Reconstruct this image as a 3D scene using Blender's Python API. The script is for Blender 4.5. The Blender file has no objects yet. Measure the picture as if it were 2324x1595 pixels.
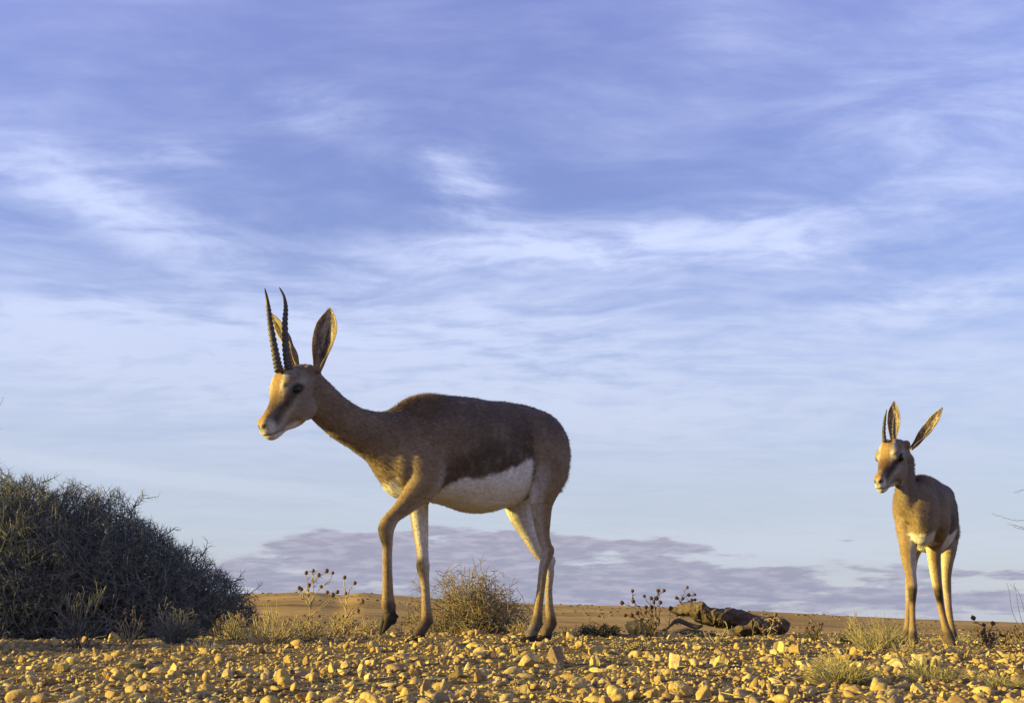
import bpy, math, random
import numpy as np
from mathutils import Vector, Matrix, kdtree, noise as mnoise

rad = math.radians
# ------------------------------------------------------------------ camera, sky, sun, exposure
sc = bpy.context.scene
COL = sc.collection
CAMZ, PITCH, FPX = .20, rad(13), 2610.0          # eye height, tilt up, focal length in units of a 2324 wide picture
cam = bpy.data.cameras.new('camera'); cam_o = bpy.data.objects.new('camera', cam); COL.objects.link(cam_o)
cam_o.location = (0, 0, CAMZ); cam_o.rotation_euler = (rad(90) + PITCH, 0, 0)
cam.sensor_width = 36; cam.lens = 36 * FPX / 2324; cam.clip_start = .02; cam.clip_end = 9000
sc.camera = cam_o
SUN_AZ, SUN_EL = -99.0, 11.0                    # degrees clockwise from +Y; above the horizon
sd = Vector((math.sin(rad(SUN_AZ)) * math.cos(rad(SUN_EL)), math.cos(rad(SUN_AZ)) * math.cos(rad(SUN_EL)), math.sin(rad(SUN_EL))))
sun = bpy.data.lights.new('sun', 'SUN'); sun.energy = 5.0; sun.angle = rad(.5); sun.color = (1, .78, .16)
sun_o = bpy.data.objects.new('sun', sun); COL.objects.link(sun_o); sun_o.rotation_euler = sd.to_track_quat('Z', 'Y').to_euler()
sc.view_settings.view_transform = 'Standard'; sc.view_settings.look = 'None'
sc.view_settings.exposure = 1.0; sc.view_settings.gamma = 1; sc.view_settings.use_curve_mapping = False

_F = np.array([0, math.cos(PITCH), math.sin(PITCH)]); _U = np.array([0, -math.sin(PITCH), math.cos(PITCH)]); _C = np.array([0, 0, CAMZ])
def ray(x, y): return _F + np.array([1., 0, 0]) * (x - 1162) / FPX + _U * (797.5 - y) / FPX
def atY(x, y, Y):
    d = ray(x, y); return _C + d * (Y / d[1])

def azel(x, y):
    d = ray(x, y); d = d / np.linalg.norm(d); return math.atan2(d[0], d[1]), math.asin(d[2])

class NT:
    def __init__(s, tree): s.t = tree; s.n = tree.nodes; s.l = tree.links
    def put(s, sock, v):
        if isinstance(v, bpy.types.NodeSocket): s.l.new(v, sock)
        else: sock.default_value = v
    def m(s, op, *a, clamp=False):
        n = s.n.new('ShaderNodeMath'); n.operation = op; n.use_clamp = clamp
        for i, v in enumerate(a): s.put(n.inputs[i], v)
        return n.outputs[0]
    def vm(s, op, *a):
        n = s.n.new('ShaderNodeVectorMath'); n.operation = op
        for i, v in enumerate(a): s.put(n.inputs[i], v)
        return n.outputs[0]
    def mix(s, f, a, b, mode='MIX'):
        n = s.n.new('ShaderNodeMix'); n.data_type = 'RGBA'; n.blend_type = mode
        s.put(n.inputs[0], f); s.put(n.inputs[6], a); s.put(n.inputs[7], b); return n.outputs[2]
    def noise(s, vec, scale, detail=4, rough=.5, dist=0., color=False):
        n = s.n.new('ShaderNodeTexNoise'); s.put(n.inputs['Vector'], vec)
        n.inputs['Scale'].default_value = scale; n.inputs['Detail'].default_value = detail
        n.inputs['Roughness'].default_value = rough; n.inputs['Distortion'].default_value = dist
        return n.outputs['Color' if color else 'Fac']
    def ss(s, v, a, b, lo=0., hi=1.):
        n = s.n.new('ShaderNodeMapRange'); n.interpolation_type = 'SMOOTHSTEP'; s.put(n.inputs[0], v)
        for i, q in enumerate((a, b, lo, hi)): s.put(n.inputs[i + 1], q)
        return n.outputs[0]
    def xyz(s, v):
        n = s.n.new('ShaderNodeSeparateXYZ'); s.put(n.inputs[0], v); return n.outputs
    def comb(s, x, y, z):
        n = s.n.new('ShaderNodeCombineXYZ')
        for i, v in enumerate((x, y, z)): s.put(n.inputs[i], v)
        return n.outputs[0]

def build_world():
    w = bpy.data.worlds.new('World'); sc.world = w; w.use_nodes = True
    t = NT(w.node_tree); t.n.clear()
    out = t.n.new('ShaderNodeOutputWorld'); bg = t.n.new('ShaderNodeBackground')
    sky = t.n.new('ShaderNodeTexSky'); sky.sky_type = 'NISHITA'; sky.sun_disc = False
    sky.sun_elevation = rad(SUN_EL); sky.sun_rotation = rad(SUN_AZ % 360); sky.air_density = 1.0; sky.dust_density = .6; sky.ozone_density = 2.5
    tc = t.n.new('ShaderNodeTexCoord'); d = tc.outputs['Generated']
    X, Y, Z = t.xyz(d)
    az = t.m('ARCTAN2', X, Y); el = t.m('ARCSINE', t.m('MAXIMUM', t.m('MINIMUM', Z, .9999), -.9999))
    zz = t.m('ADD', t.m('MAXIMUM', Z, 0.), .10)
    px, py = t.m('DIVIDE', X, zz), t.m('DIVIDE', Y, zz)
    plane = t.comb(px, py, 0.)
    # two-tone tint of the physical sky: violet blue overhead, paler towards the horizon
    k = t.m('DIVIDE', t.m('SUBTRACT', el, rad(4)), rad(26), clamp=True)
    tint = t.mix(k, (.71, .73, .86, 1), (1.98, 1.34, 1.74, 1))
    base = t.mix(1., sky.outputs[0], tint, 'MULTIPLY')
    def gauss(x, y, sx, sy, rot=0., amp=1.):
        a0, e0 = azel(x, y); sa, se = sx / FPX, sy / FPX; c, s_ = math.cos(rad(rot)), math.sin(rad(rot))
        da = t.m('SUBTRACT', az, a0); de = t.m('SUBTRACT', el, e0)
        u = t.m('DIVIDE', t.m('ADD', t.m('MULTIPLY', da, c), t.m('MULTIPLY', de, s_)), sa)
        v = t.m('DIVIDE', t.m('SUBTRACT', t.m('MULTIPLY', de, c), t.m('MULTIPLY', da, s_)), se)
        q = t.m('ADD', t.m('MULTIPLY', u, u), t.m('MULTIPLY', v, v))
        return t.m('MULTIPLY', t.m('POWER', 2.718, t.m('MULTIPLY', q, -1.)), amp)
    def total(items):
        r = items[0]
        for i in items[1:]: r = t.m('ADD', r, i)
        return r
    # cirrus: streaky noise on a high plane, gathered by broad soft masks
    warp = t.vm('SCALE', t.vm('SUBTRACT', t.noise(plane, .9, 3, .5, color=True), (.5, .5, .5)), (0, 0, 0)); 
    wn = warp.node; wn.inputs[3].default_value = .55
    pw = t.vm('ADD', plane, warp)
    rot = t.n.new('ShaderNodeMapping'); t.l.new(pw, rot.inputs[0]); rot.inputs['Rotation'].default_value = (0, 0, rad(12)); rot.inputs['Scale'].default_value = (.55, 1.5, 1)
    n1 = t.noise(rot.outputs[0], 1.5, 10, .54, .12)
    rot2 = t.n.new('ShaderNodeMapping'); t.l.new(pw, rot2.inputs[0]); rot2.inputs['Rotation'].default_value = (0, 0, rad(-20)); rot2.inputs['Scale'].default_value = (1., 2.0, 1)
    n2 = t.noise(rot2.outputs[0], 5.0, 8, .58, .15)
    n3 = t.noise(plane, .7, 3, .5); n4 = t.noise(pw, 8.0, 8, .62, .3)
    fib = t.m('ADD', t.m('MULTIPLY', n1, .62), t.m('MULTIPLY', n2, .38))
    fib = t.m('ADD', t.m('MULTIPLY', t.m('SUBTRACT', fib, .5), t.ss(el, rad(2), rad(22), .24, .9)), .5)
    veil = total([gauss(260, 470, 260, 75, -18, .30), gauss(430, 350, 150, 40, 10, .12), gauss(1060, 430, 110, 90, 0, .26), gauss(1000, 360, 60, 25, -20, .10),
                  gauss(1350, 560, 520, 55, 2, .30), gauss(1790, 560, 120, 40, -5, .18), gauss(1900, 600, 120, 25, -8, .12), gauss(250, 770, 520, 90, -4, .26), gauss(1000, 780, 700, 130, 0, .20),
                  gauss(2150, 680, 260, 40, 6, .22), gauss(2150, 280, 350, 230, 20, .13), gauss(1650, 110, 120, 120, 60, .10), gauss(700, 250, 200, 60, -15, .12),
                  gauss(400, 1085, 330, 16, -5, .30), gauss(1350, 930, 900, 90, 0, .14), gauss(1500, 1240, 700, 40, 0, .16)])
    lowv = t.ss(el, rad(25), rad(3), .02, .42)
    dens = t.m('ADD', t.m('ADD', t.m('MULTIPLY', fib, 1.15), t.m('MULTIPLY', veil, t.ss(t.m('ADD', t.m('MULTIPLY', n2, .5), t.m('MULTIPLY', n4, .5)), .36, .66, .50, 1.6))), lowv)
    dens = t.m('MULTIPLY', t.ss(dens, .50, 1.16), t.ss(n3, .2, .6, .85, 1.))
    cirrus_col = t.mix(t.ss(el, rad(1), rad(22)), (.41, .445, .52, 1), (.47, .53, .74, 1))
    c1 = t.mix(t.m('MULTIPLY', dens, .92, clamp=True), t.vm('SCALE', base, (0, 0, 0)), cirrus_col)
    c1.node.inputs[6].links[0].from_node.inputs[3].default_value = .125
    # low mauve banks near the horizon
    band = t.n.new('ShaderNodeCombineXYZ'); t.l.new(t.m('MULTIPLY', az, 8.), band.inputs[0]); t.l.new(t.m('MULTIPLY', el, 42.), band.inputs[1])
    nb = t.noise(band.outputs[0], 1.3, 8, .58, .2)
    bank = total([gauss(1000, 1245, 520, 52, 0, .46), gauss(1300, 1235, 150, 24, -4, .30), gauss(820, 1275, 300, 40, 0, .25), gauss(1650, 1312, 360, 34, 0, .44), gauss(1000, 1330, 680, 46, 0, .44),
                  gauss(1750, 1372, 520, 38, 0, .40), gauss(1950, 1226, 110, 7, 0, .30), gauss(2250, 1300, 200, 16, 0, .26), gauss(2300, 1365, 160, 26, 0, .34), gauss(2290, 1210, 80, 9, 0, .3),
                  gauss(100, 1010, 90, 10, 0, .18), gauss(640, 700, 130, 8, 0, .08), gauss(420, 1180, 30, 6, 0, .22)])
    bd = t.ss(t.m('ADD', t.m('MULTIPLY', t.m('SUBTRACT', nb, .22), 1.8), bank), .68, .95)
    bank_col = t.mix(t.ss(el, rad(0), rad(5)), (.195, .205, .30, 1), (.225, .207, .285, 1))
    nv = t.noise(band.outputs[0], 4.5, 7, .6, .3); bank_col = t.mix(t.ss(nv, .40, .66, 0., .75), bank_col, (.33, .315, .40, 1)); bank_col = t.mix(t.ss(bd, .75, .15, 0., .6), bank_col, (.47, .43, .47, 1))
    c2 = t.mix(t.m('MULTIPLY', t.m('MULTIPLY', bd, t.ss(bank, .03, .14)), .80), c1, bank_col)
    t.l.new(c2, bg.inputs[0]); bg.inputs[1].default_value = .75
    t.l.new(bg.outputs[0], out.inputs[0])
build_world()

# ------------------------------------------------------------------ helpers
rng = np.random.default_rng(7); random.seed(7)
def tag(o, label=None, cat=None, group=None, kind=None):
    if label: o['label'] = label
    if cat: o['category'] = cat
    if group: o['group'] = group
    if kind: o['kind'] = kind
    return o
def link(o, parent=None):
    COL.objects.link(o)
    if parent: o.parent = parent
    return o
def empty(name, loc=(0, 0, 0), rz=0.):
    o = bpy.data.objects.new(name, None); o.empty_display_size = .05; link(o); o.location = loc; o.rotation_euler = (0, 0, rz); return o
def mesh(name, V, Fc, mat=None, smooth=False, cols=None):
    V = np.asarray(V, np.float32); me = bpy.data.meshes.new(name)
    if isinstance(Fc, np.ndarray):
        n, k = Fc.shape; me.vertices.add(len(V)); me.vertices.foreach_set('co', V.ravel())
        me.loops.add(n * k); me.loops.foreach_set('vertex_index', Fc.astype(np.int32).ravel())
        me.polygons.add(n); me.polygons.foreach_set('loop_start', np.arange(0, n * k, k, dtype=np.int32)); me.polygons.foreach_set('loop_total', np.full(n, k, np.int32))
        me.update(calc_edges=True); me.validate()
    else:
        me.from_pydata(V.tolist(), [], [tuple(map(int, f)) for f in Fc]); me.update()
    if smooth: me.polygons.foreach_set('use_smooth', np.ones(len(me.polygons), bool))
    if mat: me.materials.append(mat)
    if cols is not None:
        a = me.color_attributes.new('coat', 'FLOAT_COLOR', 'POINT'); c = np.ones((len(V), 4), np.float32); c[:, :3] = cols; a.data.foreach_set('color', c.ravel())
    return me
def obj(name, me, parent=None, loc=None):
    o = bpy.data.objects.new(name, me); link(o, parent)
    if loc is not None: o.location = loc
    return o
def norm(v):
    v = np.asarray(v, float); return v / (np.linalg.norm(v, axis=-1, keepdims=True) + 1e-12)

def material(name, fn):
    m = bpy.data.materials.new(name); m.use_nodes = True; t = NT(m.node_tree); t.n.clear()
    o = t.n.new('ShaderNodeOutputMaterial'); b = t.n.new('ShaderNodeBsdfPrincipled'); t.l.new(b.outputs[0], o.inputs[0])
    b.inputs['Roughness'].default_value = .8; b.inputs['Specular IOR Level'].default_value = .25
    fn(t, b); return m
def bump(t, b, h, dist, strength=1.):
    n = t.n.new('ShaderNodeBump'); n.inputs['Distance'].default_value = dist; n.inputs['Strength'].default_value = strength
    t.put(n.inputs['Height'], h); t.l.new(n.outputs[0], b.inputs['Normal'])
def objco(t): return t.n.new('ShaderNodeTexCoord').outputs['Object']
def geopos(t): return t.n.new('ShaderNodeNewGeometry').outputs['Position']
def attr(t, name='coat'):
    n = t.n.new('ShaderNodeAttribute'); n.attribute_name = name; return n.outputs['Color']
def orand(t): return t.n.new('ShaderNodeObjectInfo').outputs['Random']
def irand(t): return t.n.new('ShaderNodeNewGeometry').outputs['Random Per Island']

def stone_mat(name, cols, island):
    def f(t, b):
        r = irand(t) if island else orand(t)
        p = geopos(t)
        ramp = t.n.new('ShaderNodeValToRGB'); t.l.new(r, ramp.inputs[0]); ramp.color_ramp.interpolation = 'LINEAR'
        e = ramp.color_ramp.elements; e[0].color = cols[0] + (1,); e[1].color = cols[-1] + (1,); e[0].position = 0
        for i, c in enumerate(cols[1:-1]): q = e.new((i + 1) / (len(cols) - 1)); q.color = c + (1,)
        n = t.noise(p, 55, 6, .6); n2 = t.noise(p, 190, 4, .6)
        c = t.mix(t.ss(n, .3, .7, .62, 0.), ramp.outputs[0], (.30, .17, .075, 1))
        c = t.mix(t.ss(n2, .35, .62, .35, 0.), c, (.13, .085, .05, 1))
        t.put(b.inputs['Base Color'], c); b.inputs['Roughness'].default_value = .9
        bump(t, b, t.m('ADD', n, t.m('MULTIPLY', n2, .5)), .004, .8)
    return material(name, f)
M_STONE = stone_mat('limestone', [(.68, .55, .21), (.60, .47, .17), (.48, .35, .12), (.70, .60, .30), (.58, .42, .12), (.32, .23, .10), (.66, .52, .19), (.40, .33, .19)], False)
M_GRAVEL = stone_mat('gravel', [(.66, .52, .19), (.56, .42, .15), (.42, .30, .11), (.68, .55, .25), (.56, .39, .12), (.26, .19, .09), (.36, .28, .15)], True)
def _gm(t, b):
    p = geopos(t); n = t.noise(p, 9, 8, .65); n2 = t.noise(p, 120, 5, .7)
    c = t.mix(t.ss(n, .35, .65), (.13, .095, .045, 1), (.28, .205, .09, 1)); c = t.mix(t.ss(n2, .4, .62, .5, 0.), c, (.07, .045, .025, 1))
    st = t.n.new('ShaderNodeMapping'); t.l.new(p, st.inputs[0]); st.inputs['Scale'].default_value = (.02, .06, .05)
    f = t.noise(st.outputs[0], 1., 8, .62); st2 = t.n.new('ShaderNodeMapping'); t.l.new(p, st2.inputs[0]); st2.inputs['Scale'].default_value = (.35, .35, .2)
    f2 = t.noise(st2.outputs[0], 1., 6, .7)
    far = t.mix(t.ss(f, .38, .62), (.26, .175, .065, 1), (.42, .285, .11, 1)); far = t.mix(t.ss(f2, .5, .66, 0., .55), far, (.12, .09, .045, 1)); far = t.mix(t.ss(f2, .26, .36, .5, 0.), far, (.42, .32, .19, 1))
    Y = t.xyz(p)[1]; c = t.mix(t.ss(Y, 7., 14.), c, far)
    t.put(b.inputs['Base Color'], c); b.inputs['Roughness'].default_value = .95; b.inputs['Specular IOR Level'].default_value = .1
    bump(t, b, t.m('ADD', n2, n), .006, .8)
M_GROUND = material('desert_soil', _gm)
def _hm(t, b):
    p = geopos(t)
    def mp(s):
        st = t.n.new('ShaderNodeMapping'); t.l.new(p, st.inputs[0]); st.inputs['Scale'].default_value = s; return st.outputs[0]
    f = t.noise(mp((.004, .012, .05)), 1., 8, .6); f2 = t.noise(mp((.05, .05, .3)), 1., 7, .7); f3 = t.noise(mp((.008, .05, .1)), 1., 5, .6, .5)
    c = t.mix(t.ss(f, .36, .64), (.28, .175, .062, 1), (.46, .30, .11, 1))
    c = t.mix(t.ss(f2, .5, .68, 0., .6), c, (.11, .08, .04, 1)); c = t.mix(t.ss(f3, .60, .66, 0., .55), c, (.46, .36, .23, 1)); c = t.mix(t.ss(f3, .36, .31, 0., .6), c, (.09, .065, .04, 1))
    t.put(b.inputs['Base Color'], c); b.inputs['Roughness'].default_value = 1; b.inputs['Specular IOR Level'].default_value = .05
    bump(t, b, f2, 1.5, .6)
M_HILL = material('far_desert', _hm)
def plain(name, col, col2=None, sc_=60, rough=.8, spec=.25):
    def f(t, b):
        n = t.noise(objco(t), sc_, 4, .6)
        t.put(b.inputs['Base Color'], t.mix(t.ss(n, .35, .65), col + (1,), (col2 or tuple(v * .6 for v in col)) + (1,)))
        b.inputs['Roughness'].default_value = rough; b.inputs['Specular IOR Level'].default_value = spec
    return material(name, f)
def twig_mat(name, a, b_, c):
    def f(t, b):
        r = irand(t); col = t.mix(t.ss(r, 0., .6), a + (1,), b_ + (1,)); col = t.mix(t.ss(r, .8, 1.), col, c + (1,))
        t.put(b.inputs['Base Color'], col); b.inputs['Roughness'].default_value = .85; b.inputs['Specular IOR Level'].default_value = .15
    return material(name, f)

# ------------------------------------------------------------------ the lie of the land
_YS = [0., .8, 1.2, 1.6, 2.2, 2.8, 3.1, 3.4, 3.8, 4.6, 5.5, 7., 8.5, 12., 20., 40., 90., 160.]
_ZS = [.02, .055, .070, .083, .098, .118, .132, .142, .140, .128, .118, .097, .06, -.12, -.7, -1.9, -2.6, -2.9]
def sstep(a, b, x):
    t = np.clip((x - a) / (b - a), 0, 1); return t * t * (3 - 2 * t)
def vnoise(x, y, s, seed=0):
    """cheap smooth value noise"""
    x = np.asarray(x, float) * s + seed * 17.3; y = np.asarray(y, float) * s + seed * 9.7
    xi = np.floor(x); yi = np.floor(y); fx = x - xi; fy = y - yi; fx = fx * fx * (3 - 2 * fx); fy = fy * fy * (3 - 2 * fy)
    def h(a, b):
        q = np.sin(a * 127.1 + b * 311.7 + seed * 74.7) * 43758.5453; return q - np.floor(q)
    return (h(xi, yi) * (1 - fx) + h(xi + 1, yi) * fx) * (1 - fy) + (h(xi, yi + 1) * (1 - fx) + h(xi + 1, yi + 1) * fx) * fy - .5
def gz(x, y):
    x = np.asarray(x, float); y = np.asarray(y, float)
    z = np.interp(y, _YS, _ZS)
    near = 1 - sstep(9, 30, y)
    z = z - .034 * sstep(.55, 1.3, x) * np.exp(-((y - 3.8) / 1.0) ** 2) - .018 * sstep(-.5, -1.3, x) * np.exp(-((y - 3.6) / 1.2) ** 2)
    z = z + near * (.018 * vnoise(x, y, 1.7, 1) + .014 * vnoise(x, y, 5., 2) + .005 * vnoise(x, y, 16., 3) + .005 * vnoise(x, y, 42., 5) + .0035 * vnoise(x + .3 * y, y, 95., 6))
    z = z + (1 - near) * .6 * vnoise(x, y, .04, 4)
    return z
def ground_hit(px, py):
    d = ray(px, py); t = .5
    while t < 30:
        P = _C + d * t
        if P[2] <= float(gz(P[0], P[1])): return P
        t += .01
    return P

def grid_sheet(ys, us, X, Z):
    YY, UU = np.meshgrid(ys, us, indexing='ij'); xx = X(YY, UU); zz = Z(xx, YY, UU)
    V = np.stack([xx, YY, zz], -1).reshape(-1, 3); a, b = len(ys), len(us)
    i = np.arange(a * b).reshape(a, b); Fq = np.stack([i[:-1, :-1], i[:-1, 1:], i[1:, 1:], i[1:, :-1]], -1).reshape(-1, 4)
    return V, Fq
ys = np.concatenate([np.linspace(-6, .5, 20), np.linspace(.55, 1.15, 20), np.linspace(1.16, 4.6, 430), np.linspace(4.62, 7, 110), np.geomspace(7.1, 170, 150)])
us = np.linspace(-1, 1, 620); us = np.sign(us) * np.abs(us) ** 1.3
V, Fq = grid_sheet(ys, us, lambda Y, U: U * (2.5 + 1.9 * np.abs(Y)), lambda x, y, u: gz(x, y))
g = obj('ground', mesh('ground', V, Fq, M_GROUND, True)); tag(g, kind='structure')
# far land: a plain that climbs to a long low skyline, highest on the left
SKY = [(-1500, 1350), (-300, 1352), (300, 1356), (590, 1353), (680, 1350), (740, 1350), (790, 1356), (835, 1350), (900, 1355), (1050, 1366), (1250, 1374), (1500, 1380), (1700, 1388), (2000, 1403), (2324, 1413), (3000, 1418), (4200, 1415)]
sx = np.array([(p - 1162) / FPX for p, _ in SKY]); sz = np.array([(1400 - q) / FPX for _, q in SKY])   # slope of the sight line
def hz(x, y, u):
    t = x / y * math.cos(PITCH); top = np.interp(t, sx, sz) + vnoise(x, x * 0, .02, 6) * .0006 + vnoise(x, x * 0, .07, 7) * .0003
    Yc = 620.; k = sstep(150, Yc, y) ** .8
    low = -2.95 - 1.0 * sstep(150, 400, y); crest = CAMZ + top * Yc / math.cos(PITCH)
    z = low * (1 - k) + crest * k + k * (1 - k) * 4. * vnoise(x, y, .012, 8) + vnoise(x, y, .05, 9) * .5 * (1 - k)
    return z - np.maximum(y - Yc, 0) * .03
ys = np.concatenate([np.linspace(150, 620, 150), np.linspace(640, 1500, 20)]); us = np.linspace(-1.9, 1.9, 700)
V, Fq = grid_sheet(ys, us, lambda Y, U: U * Y, hz)
h = obj('hills', mesh('hills', V, Fq, M_HILL, True)); tag(h, kind='structure')
V, Fq = grid_sheet(np.linspace(-3000, 6000, 12), np.linspace(-6000, 6000, 12), lambda Y, U: U, lambda x, y, u: x * 0 - 26.)
h = obj('far_ground', mesh('far_ground', V, Fq, M_HILL)); tag(h, kind='structure')

# ------------------------------------------------------------------ stones
def ico(sub):
    import bmesh
    bm = bmesh.new(); bmesh.ops.create_icosphere(bm, subdivisions=sub, radius=1.)
    V = np.array([v.co[:] for v in bm.verts]); Fc = np.array([[v.index for v in f.verts] for f in bm.faces]); bm.free(); return V, Fc
ICO = {k: ico(k) for k in (1, 2, 3, 4)}
def rock_shape(sub, seed, cuts=9, rough=.10, flat=.64):
    r = np.random.default_rng(seed); V, Fc = ICO[sub]; V = V.copy()
    V *= (1, r.uniform(.55, .9), r.uniform(flat - .3, flat + .1))
    for _ in range(cuts):
        n = norm(r.normal(size=3)); dd = r.uniform(.20, .56); q = V @ n - dd; V -= np.clip(q, 0, None)[:, None] * n
    for k in range(len(V)):
        n = mnoise.noise(Vector(V[k] * 2.2 + seed * 3.1)) * rough + (mnoise.noise(Vector(V[k] * 6 + seed)) * rough * .55 + mnoise.noise(Vector(V[k] * 15 + seed)) * rough * .22 if sub > 2 else 0); V[k] *= 1 + n
    V[:, 2] -= V[:, 2].min() * .62
    return V, Fc
PROTO = []
for i in range(26):
    V, Fc = rock_shape(4, 100 + i, 9 + i % 5, .11 + .06 * (i % 3)); PROTO.append(mesh('stone', V, Fc, M_STONE))
M_PALE = stone_mat('white_limestone', [(.72, .66, .58), (.7, .62, .52)], False)
M_GREYROCK = stone_mat('grey_rock', [(.27, .21, .16), (.24, .18, .14)], False)
M_RED = stone_mat('reddish_stone', [(.34, .17, .09), (.30, .15, .08)], False)
def put_stone(px, py, w, h_, label, group=None, mat=None, rz=None, tilt=None, sink=0.):
    P = ground_hit(px, py + h_ * .42); dist = P[1]; s = w * dist / FPX * .56; hz_ = h_ * dist / FPX
    i = rng.integers(len(PROTO)); me = PROTO[i]
    if mat: me = me.copy(); me.materials[0] = mat
    o = bpy.data.objects.new('stone', me); COL.objects.link(o)
    zext = max(v.co.z for v in me.vertices) - min(v.co.z for v in me.vertices)
    o.location = (P[0], P[1] + s * .3, float(gz(P[0], P[1] + s * .3)) - .004 - sink); o.scale = (s, s * .9, max(hz_ / zext * 1.1, s * .35))
    o.rotation_euler = (rng.uniform(-.25, .25) if tilt is None else 0, rng.uniform(-.25, .25) if tilt is None else rad(tilt), rng.uniform(0, 6.28) if rz is None else rad(rz))
    tag(o, label, 'stone', group); return o
GR = 'loose stones strewn over the gravel'
GL = 'tan limestone chunk lying loose among the sunlit gravel'
def c5(x, y): return 569.8 + x / 2.966, 1210.8 + y / 2.966
def c6(x, y): return 1317.7 + x / 4.0787, 1282 + y / 4.0787
def c7(x, y): return 1754.3 + x / 4.0787, 1210.8 + y / 4.0787
def c4(x, y): return x / 2.8377, 1032.8 + y / 2.8377
named = [
 (c5, 95, 1125, 190, 70, 2.966, 'broad smooth tan stone at the bottom edge below the walking gazelle head', None),
 (c5, 1650, 992, 95, 60, 2.966, 'small white rounded pebble among yellow gravel in the foreground', M_PALE),
 (c5, 1170, 1020, 115, 120, 2.966, 'upright pale slab stone in the foreground, left of the white pebble', None),
 (c5, 1870, 845, 150, 105, 2.966, 'large yellow sunlit stone just right below the gazelle hind hooves', None),
 (c5, 2050, 825, 170, 140, 2.966, 'large pitted grey-tan rock beside the big yellow stone below the hind hooves', M_GREYROCK),
 (c5, 1630, 812, 60, 50, 2.966, 'small dark red-brown stone under the gazelle belly', M_RED),
 (c5, 345, 950, 210, 85, 2.966, 'long flat grey slab lying tilted in the left foreground gravel', M_GREYROCK),
 (c6, 960, 1140, 240, 170, 4.0787, 'long pale yellow stone tilted upward in the foreground below the flat rock', None),
 (c6, 1865, 745, 185, 125, 4.0787, 'rounded grey stone just below the right end of the flat rock', M_GREYROCK),
 (c6, 480, 1060, 225, 110, 4.0787, 'wide pale block-shaped stone in the centre right foreground', None),
 (c7, 770, 1085, 195, 110, 4.0787, 'large yellow stone behind the grass, left of the small gazelle', None),
 (c7, 1380, 1160, 175, 135, 4.0787, 'pale yellow stone in front of the small gazelle hooves', None),
 (c4, 700, 1425, 80, 60, 2.8377, 'dark red-brown stone in the left foreground gravel', M_RED),
 (c4, 1640, 1580, 190, 55, 2.8377, 'low rounded ochre stone at the bottom edge, left of centre', None),
]
for f, x, y, w, h_, k, lab, mt in named:
    X_, Y_ = f(x, y); put_stone(X_, Y_, w / k, h_ / k, lab, GR, mt)
many = [(c5, 2.966, [(200,965,115,115),(375,850,85,75),(545,895,95,85),(735,920,95,105),(1380,920,135,115),(1780,790,115,75),(1520,960,85,105),(1480,1070,185,65),(2240,1090,95,85),(2300,860,75,95),(1290,1020,125,105),(950,900,65,55),(250,840,85,75),(1090,950,115,85),(930,950,95,45),(800,960,105,65),(1840,1040,75,85),(2090,1040,65,75),(2230,980,65,55),(1420,805,80,45),(1900,760,70,55),(2060,735,60,40),(2200,740,90,60),(1000,800,90,60),(730,820,70,60),(1100,745,80,45),(820,745,70,40)]),
 (c6, 4.0787, [(140,880,160,120),(170,780,210,115),(1160,1120,135,145),(1600,1090,135,135),(1720,1100,95,145),(740,1000,105,105),(850,1020,85,135),(1230,900,115,85),(1350,885,115,65),(1450,1050,105,85),(1990,770,145,115),(2070,940,205,85),(280,1110,155,105),(1750,720,95,85),(1780,800,125,65),(40,1220,125,105),(2140,1050,85,85),(1960,1170,145,145),(2070,1210,125,105),(1300,1070,55,55),(1310,1180,65,120),(1080,760,150,60),(880,745,90,60),(740,730,80,50)]),
 (c7, 4.0787, [(1440,1060,115,95),(1990,1105,115,75),(1840,1110,125,125),(2200,1140,135,95),(1340,1450,95,85),(80,1050,135,125),(230,1070,155,115),(290,1220,225,95),(160,1480,145,155),(360,1340,85,85),(1940,1460,95,85),(2240,1270,95,85),(1560,1490,85,95),(300,1400,105,65),(1030,1330,65,55),(600,1100,80,90),(1400,1250,80,60),(1640,1085,110,50)]),
 (c4, 2.8377, [(310,1440,115,85),(500,1455,55,60),(900,1400,135,85),(1120,1300,155,65),(50,1450,95,65),(170,1570,125,65),(310,1580,115,65),(1600,1485,75,65),(1380,1540,75,65),(1700,1360,85,45),(1500,1380,55,45),(1780,1420,75,85),(1510,1570,65,55),(950,1480,65,80),(230,1500,65,65),(700,1170,110,70),(530,1180,60,50),(360,1360,60,40),(620,1300,110,35)])]
ORD = 'first second third fourth fifth sixth seventh eighth ninth tenth eleventh twelfth'.split()
PLACES = [(330, 'below the dark thorny bush'), (640, 'below the straw-coloured shrub'), (900, 'below the walking gazelle head'), (1160, 'below the walking gazelle belly'), (1400, 'below the walking gazelle rump'), (1620, 'below the flat rock tip'), (1860, 'below the big boulder'), (2060, 'just left of the small gazelle'), (9999, 'right of the small gazelle')]
cells = {}
for f, k, L in many:
    for x, y, w, h_ in L:
        X_, Y_ = f(x, y); o = put_stone(X_, Y_, w / k, h_ / k, GL, GR)
        row = 'at the bottom edge' if Y_ > 1550 else 'in the middle gravel' if Y_ > 1490 else 'in the far gravel'; pl = next(p for e, p in PLACES if X_ < e); cells.setdefault((row, pl), []).append((X_, o, w / k))
for (row, pl), it in cells.items():
    it.sort(key=lambda q: q[0])
    for i, (_, o, w) in enumerate(it):
        size = 'large' if w > 40 else 'mid-sized' if w > 24 else 'small'; o['label'] = f"{size} chunk {row}, {pl}" + (f", {ORD[i]} from left" if len(it) > 1 else '')
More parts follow.
